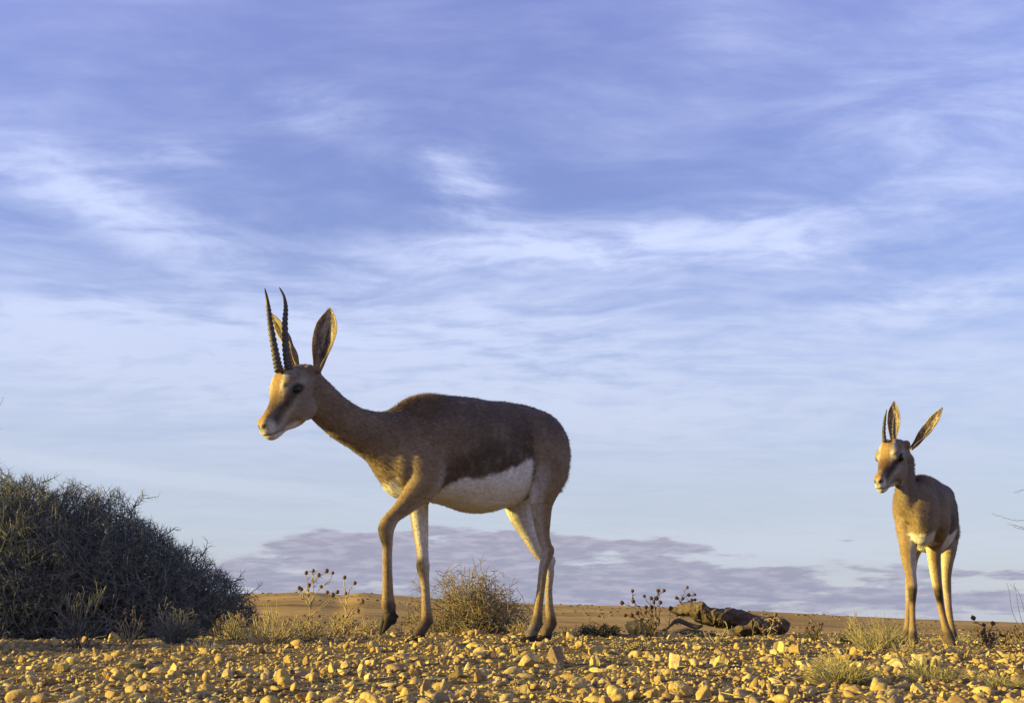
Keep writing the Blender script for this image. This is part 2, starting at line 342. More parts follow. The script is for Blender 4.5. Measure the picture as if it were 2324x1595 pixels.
# random medium stones: individuals up to the limit, the rest is gravel
def scatter(n, y0, y1, pw, lo, hi, pl=1.6):
    y = y0 * (y1 / y0) ** (rng.random(n) ** pw); x = rng.uniform(-1, 1, n) * (.15 + .56 * y)
    s = lo * (hi / lo) ** (rng.random(n) ** pl); return x, y, s
x, y, s = scatter(190, 1.45, 3.6, .9, .014, .034, 2.)
for a, b, r in zip(x, y, s):
    o = bpy.data.objects.new('stone', PROTO[rng.integers(len(PROTO))]); COL.objects.link(o); o.location = (a, b, float(gz(a, b)) - r * .15)
    o.rotation_euler = (rng.uniform(-.3, .3), rng.uniform(-.3, .3), rng.uniform(0, 6.28)); o.scale = (r, r * rng.uniform(.7, 1.), r * rng.uniform(.6, 1.15)); tag(o, GL, 'stone', GR)

def rand_rot(n, tilt):
    a = rng.uniform(0, 2 * np.pi, n); b = rng.normal(0, tilt, n); c = rng.normal(0, tilt, n)
    ca, sa, cb, sb, cc, sc2 = np.cos(a), np.sin(a), np.cos(b), np.sin(b), np.cos(c), np.sin(c); o, z = np.ones(n), np.zeros(n)
    def mk(*r): return np.stack(r, -1).reshape(n, 3, 3)
    return mk(o, z, z, z, cb, -sb, z, sb, cb) @ mk(cc, z, sc2, z, o, z, -sc2, z, cc) @ mk(ca, -sa, z, sa, ca, z, z, z, o)
def gravel(name, sub, n, y0, y1, pw, lo, hi, pl, lim=.56):
    P = [rock_shape(sub, 300 + i + sub * 50, 8, .12) for i in range(14)]
    x, y, s = scatter(n, y0, y1, pw, lo, hi, pl); R = rand_rot(n, .35); idx = rng.integers(len(P), size=n)
    sc3 = s[:, None] * np.stack([np.ones(n), rng.uniform(.6, 1, n), rng.uniform(.4, 1.0, n)], -1); base = np.stack([x, y, gz(x, y) - s * .1], -1)
    Vs, Fs, off = [], [], 0
    for i, (pv, pf) in enumerate(P):
        k = np.where(idx == i)[0]; W = np.einsum('nij,nvj->nvi', R[k], pv[None] * sc3[k][:, None, :]) + base[k][:, None, :]
        Vs.append(W.reshape(-1, 3)); Fs.append((pf[None] + (np.arange(len(k)) * len(pv))[:, None, None] + off).reshape(-1, 3)); off += len(k) * len(pv)
    return np.concatenate(Vs), np.concatenate(Fs)
parts = [gravel('a', 2, 8200, 1.25, 4.4, .8, .006, .027, 2.5), gravel('b', 1, 38000, 1.2, 5.5, .75, .0025, .011, 1.8), gravel('c', 1, 12000, 3.0, 9.5, 1., .004, .018, 2.2)]
off = 0; VV, FF = [], []
for v, f in parts: VV.append(v); FF.append(f + off); off += len(v)
gv = obj('gravel', mesh('gravel', np.concatenate(VV), np.concatenate(FF), M_GRAVEL)); tag(gv, 'small angular yellow gravel covering the desert ground', 'gravel', kind='stuff')

n = 5200; yy = 30 * (600 / 30) ** rng.random(n); xx = rng.uniform(-.62, .62, n) * yy; zz_ = np.where(yy < 150, gz(xx, yy), hz(xx, yy, 0)); ss = rng.uniform(.10, .34, n) * (1 + yy / 400)
keep = vnoise(xx, yy, .03, 11) + rng.uniform(-.3, .3, n) > -.1; xx, yy, zz_, ss = xx[keep], yy[keep], zz_[keep], ss[keep]; n = len(xx)
pv, pf = ICO[1]; W = pv[None] * ss[:, None, None] * np.array([1.3, 1.3, .6]) * rng.uniform(.6, 1.4, (n, len(pv), 1)) + np.stack([xx, yy, zz_ + .02], -1)[:, None]
M_SCRUB = twig_mat('far_scrub', (.09, .07, .035), (.17, .125, .06), (.24, .19, .10))
o = obj('distant_scrub', mesh('distant_scrub', W.reshape(-1, 3), (pf[None] + (np.arange(n) * len(pv))[:, None, None]).reshape(-1, 3), M_SCRUB)); tag(o, 'tiny dark dwarf shrubs dotted over the far brown plain', 'scrub', kind='stuff')

tw_n = 260; x, y, _ = scatter(tw_n, 1.3, 4.2, .9, 1, 2); L_ = rng.uniform(.012, .05, tw_n); an = rng.uniform(0, 6.28, tw_n); z = gz(x, y) + rng.uniform(.004, .014, tw_n)

# ------------------------------------------------------------------ gazelles
def catmull(P, sub):
    P = np.asarray(P, float); Q = np.vstack([2 * P[0] - P[1], P, 2 * P[-1] - P[-2]]); out = []
    for i in range(1, len(Q) - 2):
        for k in range(sub):
            t = k / sub; a, b, c, d = Q[i - 1], Q[i], Q[i + 1], Q[i + 2]
            out.append(.5 * (2 * b + (c - a) * t + (2 * a - 5 * b + 4 * c - d) * t * t + (3 * b - a - 3 * c + d) * t ** 3))
    out.append(P[-1]); return np.array(out)
def loft(cen, A, B, skew=None, n=28, ex=1.):
    """closed tube through centres with half axes A (vectors) and B (vectors); returns verts, faces and per-vertex (t, angle)"""
    m = len(cen); th = np.arange(n) * 2 * np.pi / n; c, s = np.cos(th), np.sin(th)
    c2, s2 = np.sign(c) * np.abs(c) ** ex, np.sign(s) * np.abs(s) ** ex
    sk = np.zeros(m) if skew is None else np.asarray(skew)
    V = cen[:, None] + A[:, None] * c2[None, :, None] + B[:, None] * (s2[None, :] * (1 + sk[:, None] * c[None, :]))[..., None]
    V = V.reshape(-1, 3); tt = np.repeat(np.arange(m) / (m - 1), n); aa = np.tile(th, m); i = np.arange(m * n).reshape(m, n)
    Fc = [(i[a, b], i[a, (b + 1) % n], i[a + 1, (b + 1) % n], i[a + 1, b]) for a in range(m - 1) for b in range(n)]
    V = np.vstack([V, cen[0], cen[-1]]); e0, e1 = m * n, m * n + 1
    Fc += [(e0, i[0, (b + 1) % n], i[0, b]) for b in range(n)] + [(e1, i[-1, b], i[-1, (b + 1) % n]) for b in range(n)]
    return V, Fc, np.append(tt, [0, 1]), np.append(aa, [0, 0])
def ellipsoid(c, r, R_=None):
    V, Fc = ICO[3]; V = V * np.asarray(r); V = V if R_ is None else V @ R_.T
    return V + np.asarray(c), [tuple(f) for f in Fc], np.zeros(len(V)), np.zeros(len(V))
def rotm(yaw, pitch, roll):
    cy, sy, cp, sp, cr, sr = math.cos(yaw), math.sin(yaw), math.cos(pitch), math.sin(pitch), math.cos(roll), math.sin(roll)
    return np.array([[cy, -sy, 0], [sy, cy, 0], [0, 0, 1]]) @ np.array([[cp, 0, sp], [0, 1, 0], [-sp, 0, cp]]) @ np.array([[1, 0, 0], [0, cr, -sr], [0, sr, cr]])
def leg_loft(st, sub=4):
    st = np.array(st, float); C_ = catmull(st, sub); cen = np.stack([C_[:, 0], C_[:, 2], C_[:, 1]], -1)   # (s, l, z)
    T = norm(np.gradient(cen, axis=0)); L = np.array([0, 1., 0]); A = norm(np.cross(L, T)); A *= -np.sign((A @ np.array([1., 0, 0])) + 1e-9)[:, None] * -1
    Bv = norm(np.cross(T, A)); return loft(cen, A * C_[:, 3:4], Bv * C_[:, 4:5], n=20)
HEAD = [((-.040, -.030), (.012, -.112), .030, .0), ((-.018, -.002), (.046, -.124), .037, .08), ((.015, .010), (.070, -.133), .0435, .22), ((.045, .015), (.092, -.134), .0455, .30), ((.075, .011), (.110, -.131), .0435, .32),
        ((.097, -.012), (.123, -.130), .036, .28), ((.117, -.038), (.136, -.132), .0285, .15), ((.139, -.054), (.150, -.135), .0245, .05), ((.159, -.064), (.163, -.136), .0225, 0), ((.174, -.071), (.172, -.134), .021, -.05), ((.185, -.083), (.181, -.126), .016, 0), ((.190, -.097), (.188, -.113), .008, 0)]

def coat_mat():
    def f(t, b):
        c = attr(t); p = objco(t); st = t.n.new('ShaderNodeMapping'); t.l.new(p, st.inputs[0]); st.inputs['Scale'].default_value = (90, 220, 120)
        n = t.noise(st.outputs[0], 1., 4, .6); n2 = t.noise(p, 22, 4, .6)
        c = t.mix(t.ss(n, .25, .75, .45, 0.), c, (.02, .012, .008, 1)); c = t.mix(t.ss(n2, .4, .75, 0., .18), c, (.55, .42, .28, 1))
        t.put(b.inputs['Base Color'], c); b.inputs['Roughness'].default_value = .75; b.inputs['Specular IOR Level'].default_value = .15
        b.inputs['Sheen Weight'].default_value = .08; b.inputs['Sheen Roughness'].default_value = .5
        bump(t, b, n, .0015, .7)
    return material('gazelle_coat', f)
M_COAT = coat_mat()
def _fm(t, b):
    r = irand(t); c = t.mix(t.ss(r, 0., 1., .22, 0.), attr(t), (.03, .018, .012, 1)); c = t.mix(t.ss(r, .85, 1., 0., .35), c, (.6, .48, .32, 1))
    t.put(b.inputs['Base Color'], c); b.inputs['Roughness'].default_value = .6; b.inputs['Specular IOR Level'].default_value = .2
M_FUR = material('gazelle_fur', _fm)
def _hornm(t, b):
    z = objco(t); n = t.noise(z, 120, 4, .6)
    c = t.mix(t.ss(n, .3, .7), (.035, .026, .022, 1), (.095, .07, .048, 1)); t.put(b.inputs['Base Color'], c)
    b.inputs['Roughness'].default_value = .5; b.inputs['Specular IOR Level'].default_value = .4
M_HORN = material('horn', _hornm)
M_HOOF = plain('hoof', (.035, .026, .020), (.018, .013, .010), 80, .7, .15)
M_EYE = plain('eye', (.006, .004, .003), (.010, .006, .004), 40, .12, .28)
M_NOSE = plain('nose_skin', (.03, .02, .016), (.015, .01, .009), 300, .4, .4)

TAN = np.array([.265, .185, .110]); UP = np.array([.140, .090, .066]); DARK = np.array([.045, .029, .023]); WHITE = np.array([.86, .82, .78]); RUST = np.array([.33, .20, .075]); GREY = np.array([.27, .205, .15]); BLACK = np.array([.018, .013, .012])
def lerp(a, b, t): t = np.clip(t, 0, 1)[:, None]; return a * (1 - t) + b * t

def gazelle(name, P):
    """P: base, heading (deg from -X towards the camera), scale, torso stations, legs, head pose, ears, horns"""
    a = rad(P['heading']); base = np.array(P['base'], float); k = P['scale']
    fw = np.array([-math.cos(a), -math.sin(a), 0]); lf = np.array([-fw[1], fw[0], 0]); M3 = np.stack([fw, lf, [0, 0, 1]], 1)      # local (s, l, z) -> world offset
    toL = lambda W: (np.asarray(W) - base) @ M3                      # world -> local metres
    root = empty(name, base, math.atan2(fw[1], fw[0]))
    # torso and neck -----------------------------------------------------------
    T = np.array([[q[0][0], q[0][1], q[1][0], q[1][1], q[2], q[3], q[4] if len(q) > 4 else 0.] for q in P['torso']], float)
    T = catmull(T, 4); top = np.stack([T[:, 0], T[:, 6], T[:, 1]], -1); bot = np.stack([T[:, 2], T[:, 6], T[:, 3]], -1)
    cen, A = (top + bot) / 2, (top - bot) / 2; tang = norm(np.gradient(cen, axis=0)); Bv = norm(np.cross(tang, A)); Bv *= np.sign(Bv[:, 1:2] + 1e-9)
    srcs = [('torso', loft(cen, A, Bv * T[:, 4:5] * P.get('girth', 1), T[:, 5], 40, .93))]
    for nm, st in P['legs']: srcs.append((nm, leg_loft(st)))
    for nm, c, r, R_ in P.get('muscle', []): srcs.append((nm, ellipsoid(c, r, R_)))
    # head ---------------------------------------------------------------------
    hy, hp, hr = P['head_pose']; Rh = rotm(rad(180 + hy), rad(hp), rad(hr)); hs = P['head_scale']; hO = np.array(P['head_origin'], float)
    H2L = lambda q: toL(hO + (np.asarray(q, float) * hs) @ Rh.T) / k
    Hs = catmull(np.array([[q[0][0], q[0][1], q[1][0], q[1][1], q[2], q[3]] for q in HEAD]), 4)
    top = np.stack([Hs[:, 0], 0 * Hs[:, 0], Hs[:, 1]], -1); bot = np.stack([Hs[:, 2], 0 * Hs[:, 0], Hs[:, 3]], -1)
    wh = P.get('head_wide', 1.); wx = np.where(Hs[:, 2] > .11, wh, 1 - (1 - wh) * np.clip(Hs[:, 2] / .11, 0, 1))
    hv, hf, ht, ha = loft((top + bot) / 2, (top - bot) / 2, np.tile([0, 1., 0], (len(Hs), 1)) * (Hs[:, 4] * wx)[:, None], Hs[:, 5], 36, .88)
    hl = [hv]; srcs.append(('head', (H2L(hv), hf, ht, ha)))
    for sg in (-1, 1):
        for c, r in (((.070, sg * .030, -.036), (.031, .0145, .021)), ((.078, sg * .028, -.019), (.024, .013, .010)), ((.052, sg * .017, .006), (.016, .013, .014)), ((.006, sg * .031, -.014), (.016, .014, .016)), ((.172, sg * .010 * wh, -.092), (.016, .0125 * wh, .019)), ((.060, sg * .030, -.092), (.040, .013, .036))):
            v, f, t_, a_ = ellipsoid(c, r); hl.append(v); srcs.append(('head', (H2L(v), f, t_, a_)))
    hl = np.vstack(hl)
    # join by voxels -------------------------------------------------------------
    V, Fc, off, own, tt, aa, HL = [], [], 0, [], [], [], []
    kd = kdtree.KDTree(sum(len(s_[1][0]) for s_ in srcs)); ii = 0; names = []; hi = 0
    for nm, (v, f, t_, a_) in srcs:
        V.append(v); Fc += [tuple(int(q) + off for q in g_) for g_ in f]; off += len(v)
        for p in v: kd.insert(p, ii); ii += 1
        own += [nm] * len(v); tt.append(t_); aa.append(a_)
    kd.balance(); V = np.vstack(V); tt = np.concatenate(tt); aa = np.concatenate(aa); own = np.array(own)
    tmp = obj('tmp', mesh('tmp', V, Fc))
    m = tmp.modifiers.new('r', 'REMESH'); m.mode = 'VOXEL'; m.voxel_size = P.get('voxel', .0027); m.adaptivity = 0
    m = tmp.modifiers.new('s', 'SMOOTH'); m.factor = .5; m.iterations = 7
    dg = bpy.context.evaluated_depsgraph_get(); me = bpy.data.meshes.new_from_object(tmp.evaluated_get(dg)); bpy.data.objects.remove(tmp)
    n = len(me.vertices); co = np.empty(n * 3); me.vertices.foreach_get('co', co); co = co.reshape(-1, 3); nr = np.empty(n * 3); me.vertices.foreach_get('normal', nr); nr = nr.reshape(-1, 3)
    idx = np.array([kd.find(p)[1] for p in co]); own, tt, aa = own[idx], tt[idx], aa[idx]
    W = base + (co * k) @ M3.T; Hl = ((W - hO) @ Rh) / hs        # every vertex in head coordinates too
    # carve the face: eye sockets, nostrils, mouth line --------------------------------
    ishead = (own == 'head'); Hn = (nr @ M3.T) @ Rh
    def near(q, r): d_ = (Hl - np.array(q)) / np.array(r); return np.exp(-(d_ ** 2).sum(1))
    disp = np.zeros(n); ay = np.abs(Hl[:, 1]); Hm = Hl.copy(); Hm[:, 1] = ay
    def nearm(q, r): d_ = (Hm - np.array(q)) / np.array(r); return np.exp(-(d_ ** 2).sum(1))
    disp -= .007 * nearm((.073, .047, -.039), (.011, .02, .008)); disp -= .005 * nearm((.183, .012, -.092), (.006, .008, .006)); disp -= .0035 * nearm((.096, .030, -.052), (.010, .02, .006))
    mouth_z = -.121 + (Hl[:, 0] - .139) * .10 - .0 * ay; ml = np.exp(-((Hl[:, 2] - mouth_z) / .0028) ** 2) * sstep(.128, .142, Hl[:, 0]); disp -= .0022 * ml * ishead
    disp = np.where(ishead, disp, 0)
    co = co + nr * disp[:, None] / k
    ne = len(me.edges); ed = np.empty(ne * 2, np.int32); me.edges.foreach_get('vertices', ed); ed = ed.reshape(-1, 2); cnt = np.bincount(ed.ravel(), minlength=n)
    wl = np.where(ishead | (co[:, 2] < .40), 0., .6)[:, None] * sstep(.38, .44, co[:, 2])[:, None]
    for it in range(26):
        acc = np.stack([np.bincount(ed[:, 0], co[ed[:, 1], a_], n) + np.bincount(ed[:, 1], co[ed[:, 0], a_], n) for a_ in range(3)], 1) / cnt[:, None]; co = co * (1 - wl) + wl * acc
    fl = (~ishead & (co[:, 2] > .36)); co = co + nr * (np.where(fl, .0050 * vnoise(co[:, 0], co[:, 2], 15, 8) + .0030 * vnoise(co[:, 0] + co[:, 1], co[:, 2], 34, 9) + .0010 * np.sin(co[:, 0] * 260 + co[:, 2] * 60) * sstep(-.12, -.05, co[:, 0]) * sstep(.12, .08, co[:, 0]) * sstep(.62, .56, co[:, 2]) * sstep(.40, .46, co[:, 2]), 0))[:, None]
    co *= k; me.vertices.foreach_set('co', co.ravel())
    # coat pattern ----------------------------------------------------------------------
    s, l, z = (co / k).T; jit = (vnoise(s * 1 + l, z, 60, 3) + vnoise(s, z + l, 140, 5) * .5) * .012; zz = z + jit
    col = np.tile(TAN, (n, 1)); tor = own == 'torso'
    c = lerp(TAN, UP, sstep(.46, .60, zz) * sstep(.40, .2, s) + .35 * sstep(.2, .4, s))
    edge = np.interp(s, *P['belly_edge']); wid = np.interp(s, [-.3, -.17, -.1, .05, .14, .17], [.0, .02, .07, .075, .045, 0.])
    c = lerp(c, DARK, sstep(edge + wid + .085, edge + wid * .6 + .0, zz) * sstep(.175, .12, s) * sstep(-.24, -.12, s) * .80)
    c = lerp(c, WHITE, sstep(edge + .005, edge - .004, zz) * sstep(.33, .24, s))
    c = lerp(c, WHITE, sstep(.040, .012, np.abs(l)) * sstep(.42, .36, z) * sstep(.20, .26, s) * .8 * P.get('pale', 1.) ** 1.5)                    # chest
    c = lerp(c, WHITE * .95, sstep(-.262, -.285, s) * sstep(.035, .02, np.abs(l)) * .55)                               # rump
    c = lerp(c, WHITE * .8, sstep(.9, .99, -np.cos(aa)) * sstep(.30, .36, s) * .30 * tor)                         # throat
    ctor = c.copy(); col = np.where(tor[:, None], c, col)
    for nm in ('fore_near', 'fore_far', 'hind_near', 'hind_far', 'shoulder', 'thigh'):
        m_ = own == nm; side = P['sides'].get(nm, None) or np.sign(l + 1e-6); f_ = nm.startswith('fore') or nm == 'shoulder'
        inner = -np.sign(side) * (nr[:, 1]); c = np.tile(TAN, (n, 1)); c = lerp(c, UP, sstep(.44, .56, zz)); c = lerp(c, RUST * .8 + TAN * .25, sstep(.42, .36, z) * .45 + 0 * z)
        c = lerp(c, WHITE, sstep(.05, .6, inner + jit * 8) * P.get('pale', 1.) * (.25 + .75 * sstep(.16, .27, z)) * sstep(.05, .12, z) * .85)
        c = lerp(c, WHITE * .9, sstep(.0, -.5, nr[:, 0] * (1 if f_ else -1)) * sstep(.12, .2, z) * .35 * P.get('pale', 1.))
        if f_:
            kz = P['knees'][nm] if nm in P['knees'] else -9
            c = lerp(c, BLACK * 1.6, sstep(.040, .015, np.abs(z - kz)) * sstep(.05, .7, nr[:, 0]))
        if nm in ('shoulder', 'fore_near', 'fore_far'):
            e2 = np.interp(s, *P['belly_edge']); c = lerp(c, DARK * 1.4, sstep(.16, .13, s) * sstep(e2 + .14, e2 + .05, zz) * sstep(e2 - .01, e2 + .01, zz) * .7)
        if nm in ('hind_near', 'hind_far', 'thigh'):
            c = lerp(c, WHITE, sstep(-.140, -.125, s + jit) * sstep(.43, .40, z) * .75 * (inner < .3)); c = lerp(c, DARK * 1.5, sstep(-.13, -.17, s) * sstep(-.24, -.19, s) * sstep(.42, .50, z) * sstep(.60, .54, z) * .35)
        c = lerp(c, DARK * 1.1, sstep(.07, .045, z - P['feet'].get(nm, 0)) * .85)
        c = lerp(c, ctor, sstep(.43, .49, z)); col = np.where(m_[:, None], c, col)
    col = np.where((own == 'tail')[:, None], lerp(TAN, DARK * .8, sstep(.56, .52, z)), col)
    # face
    x, y, q = Hl[:, 0], ay, Hl[:, 2]; ji = jit * .35; c = np.tile(GREY, (n, 1))
    c = lerp(c, UP * 1.2, sstep(-.07, -.01, q) * sstep(.06, .0, x)); topn = Hn[:, 2] * .75 + Hn[:, 0] * .66
    c = lerp(c, RUST, sstep(.024, .016, y + ji) * sstep(.35, .75, topn) * sstep(.03, .06, x))                             # blaze on forehead and nose
    c = lerp(c, np.array([.11, .065, .035]), sstep(-.12, .22, vnoise(x + y, q, 150, 4) + vnoise(x, y, 60, 9) * .6) * sstep(.100, .06, x) * sstep(.02, .04, x) * sstep(.1, .6, topn + .2) * .75)
    c = lerp(c, np.array([.10, .05, .025]), sstep(.024, .012, y) * sstep(.25, .6, topn) * sstep(.100, .118, x) * sstep(.162, .142, x) * .85)
    c = lerp(c, WHITE, np.exp(-((y - .0235) / .0060) ** 2) * sstep(.2, .6, topn + .3) * sstep(.055, .075, x) * sstep(.112, .10, x) * .45)  # pale patch before each eye: highlight on the bump, painted into the coat
    tz = -.040 - (x - .080) * .62; c = lerp(c, DARK * 1.1, np.exp(-((q - tz) / .0135) ** 2) * sstep(.078, .090, x) * sstep(.168, .150, x) * sstep(.006, .014, y) * 1.)   # tear stripe
    c = lerp(c, WHITE * .8, np.exp(-((q - tz + .026) / .008) ** 2) * sstep(.07, .10, x) * sstep(.165, .15, x) * .35); c = lerp(c, WHITE * .92, sstep(-.112, -.124, q + ji) * sstep(.06, .10, x) * .9); c = lerp(c, WHITE * .85, sstep(.150, .172, x) * sstep(-.075, -.1, q) * .85)
    c = lerp(c, WHITE * .8, nearm((.055, .040, -.028), (.018, .03, .009)) * .35 + nearm((.086, .04, -.034), (.010, .03, .010)) * .45)
    c = lerp(c, BLACK, np.clip(nearm((.074, .042, -.040), (.0235, .03, .0165)) * 2.4 - .65, 0, 1)); c = lerp(c, BLACK, np.clip(nearm((.094, .034, -.054), (.009, .02, .006)) * 1.8 - .6, 0, 1))
    c = lerp(c, BLACK * .7, np.clip(nearm((.184, .0115, -.0925), (.0105, .010, .0075)) * 3.0 - .7, 0, 1)); c = lerp(c, BLACK, np.clip(nearm((.193, 0, -.100), (.007, .006, .009)) * 1.5 - .3, 0, 1) * .8)
    c = lerp(c, BLACK * 1.3, ml * .9)
    col = np.where(ishead[:, None], c, col)
    # soften borders between regions
    ne = len(me.edges); ed = np.empty(ne * 2, np.int32); me.edges.foreach_get('vertices', ed); ed = ed.reshape(-1, 2)
    for it in range(5):
        acc = np.stack([np.bincount(ed[:, 0], col[ed[:, 1], a_], n) + np.bincount(ed[:, 1], col[ed[:, 0], a_], n) for a_ in range(3)], 1)
        w_ = np.where(ishead & (x > .03), .0 if it > 1 else .5, .5)[:, None]; col = col * (1 - w_) + w_ * acc / cnt[:, None]
    ca = me.color_attributes.new('coat', 'FLOAT_COLOR', 'POINT'); cc = np.ones((n, 4), np.float32); cc[:, :3] = col; ca.data.foreach_set('color', cc.ravel())
    me.polygons.foreach_set('use_smooth', np.ones(len(me.polygons), bool)); me.materials.clear(); me.materials.append(M_COAT); me.name = 'body'
    body = obj('body', me, root)
    # fur ---------------------------------------------------------------------------------
    r = np.random.default_rng(P['seed']); me.calc_loop_triangles(); nt = len(me.loop_triangles); tri = np.empty(nt * 3, np.int32); me.loop_triangles.foreach_get('vertices', tri); tri = tri.reshape(-1, 3)
    nr = np.empty(n * 3); me.vertices.foreach_get('normal', nr); nr = nr.reshape(-1, 3)
    A_ = np.linalg.norm(np.cross(co[tri[:, 1]] - co[tri[:, 0]], co[tri[:, 2]] - co[tri[:, 0]]), axis=1)
    tuftw = np.exp(-(((s - .20) / .055) ** 2 + ((z - .645) / .05) ** 2)) * (tor)
    wgt = A_ * (1 + 7 * tuftw[tri[:, 0]]) * np.where(ishead[tri[:, 0]], 2.2, 1); N = P['hairs']; pick = r.choice(nt, N, p=wgt / wgt.sum()); u = r.random((N, 2)); u = np.where(u.sum(1, keepdims=True) > 1, 1 - u, u)
    def at(arr): t3 = arr[tri[pick]]; return t3[:, 0] + (t3[:, 1] - t3[:, 0]) * u[:, :1] + (t3[:, 2] - t3[:, 0]) * u[:, 1:]
    p0, nn, hc = at(co), norm(at(nr)), at(col); vi = tri[pick, 0]; ow = own[vi]; hx = Hl[vi]; tw = tuftw[vi]
    legz = np.isin(ow, ['fore_near', 'fore_far', 'hind_near', 'hind_far']) & (p0[:, 2] / k < .42); hd = ow == 'head'
    flow = np.tile([-1., 0, -.35], (N, 1)); flow[legz] = (-.15, 0, -1.); hb = -(Rh[:, 0] @ M3); hfl = norm(hb + np.array([0, 0, -.2])); flow[hd] = hfl
    neck = (ow == 'torso') & (p0[:, 0] / k > .30); flow[neck] = (-.8, 0, -.75)
    flow = flow - (flow * nn).sum(1, keepdims=True) * nn; flow = norm(flow + r.normal(0, .22, (N, 3)))
    ln = np.where(legz, .0055, np.where(hd, .0045, .011)) * r.uniform(.6, 1.3, N) * k; lift = np.where(hd | legz, .18, .20); ln = ln + .011 * np.clip(tw * 1.3, 0, 1) * k * r.uniform(.4, 1, N); lift = lift + 1.7 * tw
    rump = .6 * np.exp(-((p0[:, 0] / k + .265) / .03) ** 2) * np.exp(-((p0[:, 2] / k - .42) / .07) ** 2); ln += .014 * rump * r.uniform(.2, 1, N); lift += .5 * rump
    bad = np.exp(-(((np.abs(hx[:, 1]) - .042) / .02) ** 2 + ((hx[:, 0] - .073) / .014) ** 2 + ((hx[:, 2] + .04) / .010) ** 2)) > .4; keep = ~(hd & (bad | (hx[:, 0] > .165)))
    p0, nn, hc, flow, ln, lift, tw = p0[keep], nn[keep], hc[keep], flow[keep], ln[keep], lift[keep], tw[keep]; N = len(p0)
    dr = norm(flow + nn * lift[:, None]); wd = norm(np.cross(dr, nn + r.normal(0, .3, (N, 3)))) * (.00075 * k) * r.uniform(.7, 1.3, (N, 1))
    tip = p0 + dr * ln[:, None] - nn * (ln * .1)[:, None] * (lift < .6)[:, None]; b0 = p0 - nn * .0008
    hv = np.stack([b0 - wd, b0 + wd, tip], 1).reshape(-1, 3); hc2 = hc * r.uniform(.86, 1.14, (N, 1)); hc2 = lerp(hc2, np.array([.44, .27, .12]), tw * .9)  # withers tuft hairs coloured golden, painting in the sunlight they catch
    fm = mesh('fur', hv, np.arange(N * 3).reshape(-1, 3), M_FUR, True, np.repeat(hc2, 3, 0))
    fm.normals_split_custom_set(np.repeat(norm(nn + dr * .25), 3, 0).tolist())
    tag(obj('fur', fm, root), kind='stuff')
    # eyes, nose -----------------------------------------------------------------------
    Hloc = lambda q: toL(hO + (np.asarray(q, float) * hs) @ Rh.T)
    for sg in (-1, 1):
        v, f, _, _ = ellipsoid((.0738, sg * .0370, -.0400), (.0178, .0115, .0138)); obj('eye', mesh('eye', Hloc(v), f, M_EYE, True), root)
    # horns
    for pts, r0 in P['horns']:
        C_ = catmull(toL(np.array(pts)), 24); m_ = len(C_); u_ = np.linspace(0, 1, m_); Tn = norm(np.gradient(C_, axis=0)); sd_ = norm(np.cross(Tn, [0, 1., .3])); s2 = norm(np.cross(Tn, sd_))
        rr = r0 * (1 - u_) ** .62 * .97 + .0006; ring = (np.abs(np.sin(u_ * math.pi * P['rings'])) ** .7 - .45) * .42 * sstep(.80, .62, u_); rr = rr * (1 + ring)
        v, f, _, _ = loft(C_, sd_ * rr[:, None] * 1.12, s2 * rr[:, None], n=16); obj('horn', mesh('horn', v, f, M_HORN, True), root)
    # ears
    for b_, t_, w_, open_, cup in P['ears']:
        ear = build_ear(toL(np.array(b_)), toL(np.array(t_)), w_, norm(np.array(open_, float) @ M3), cup, r); obj('ear', ear, root)
    # hooves
    for nm, c_, d_, up_, sz in P['hooves']:
        obj('hoof', build_hoof(np.array(c_) * k, norm(d_), norm(up_), sz * k), root)
    return root

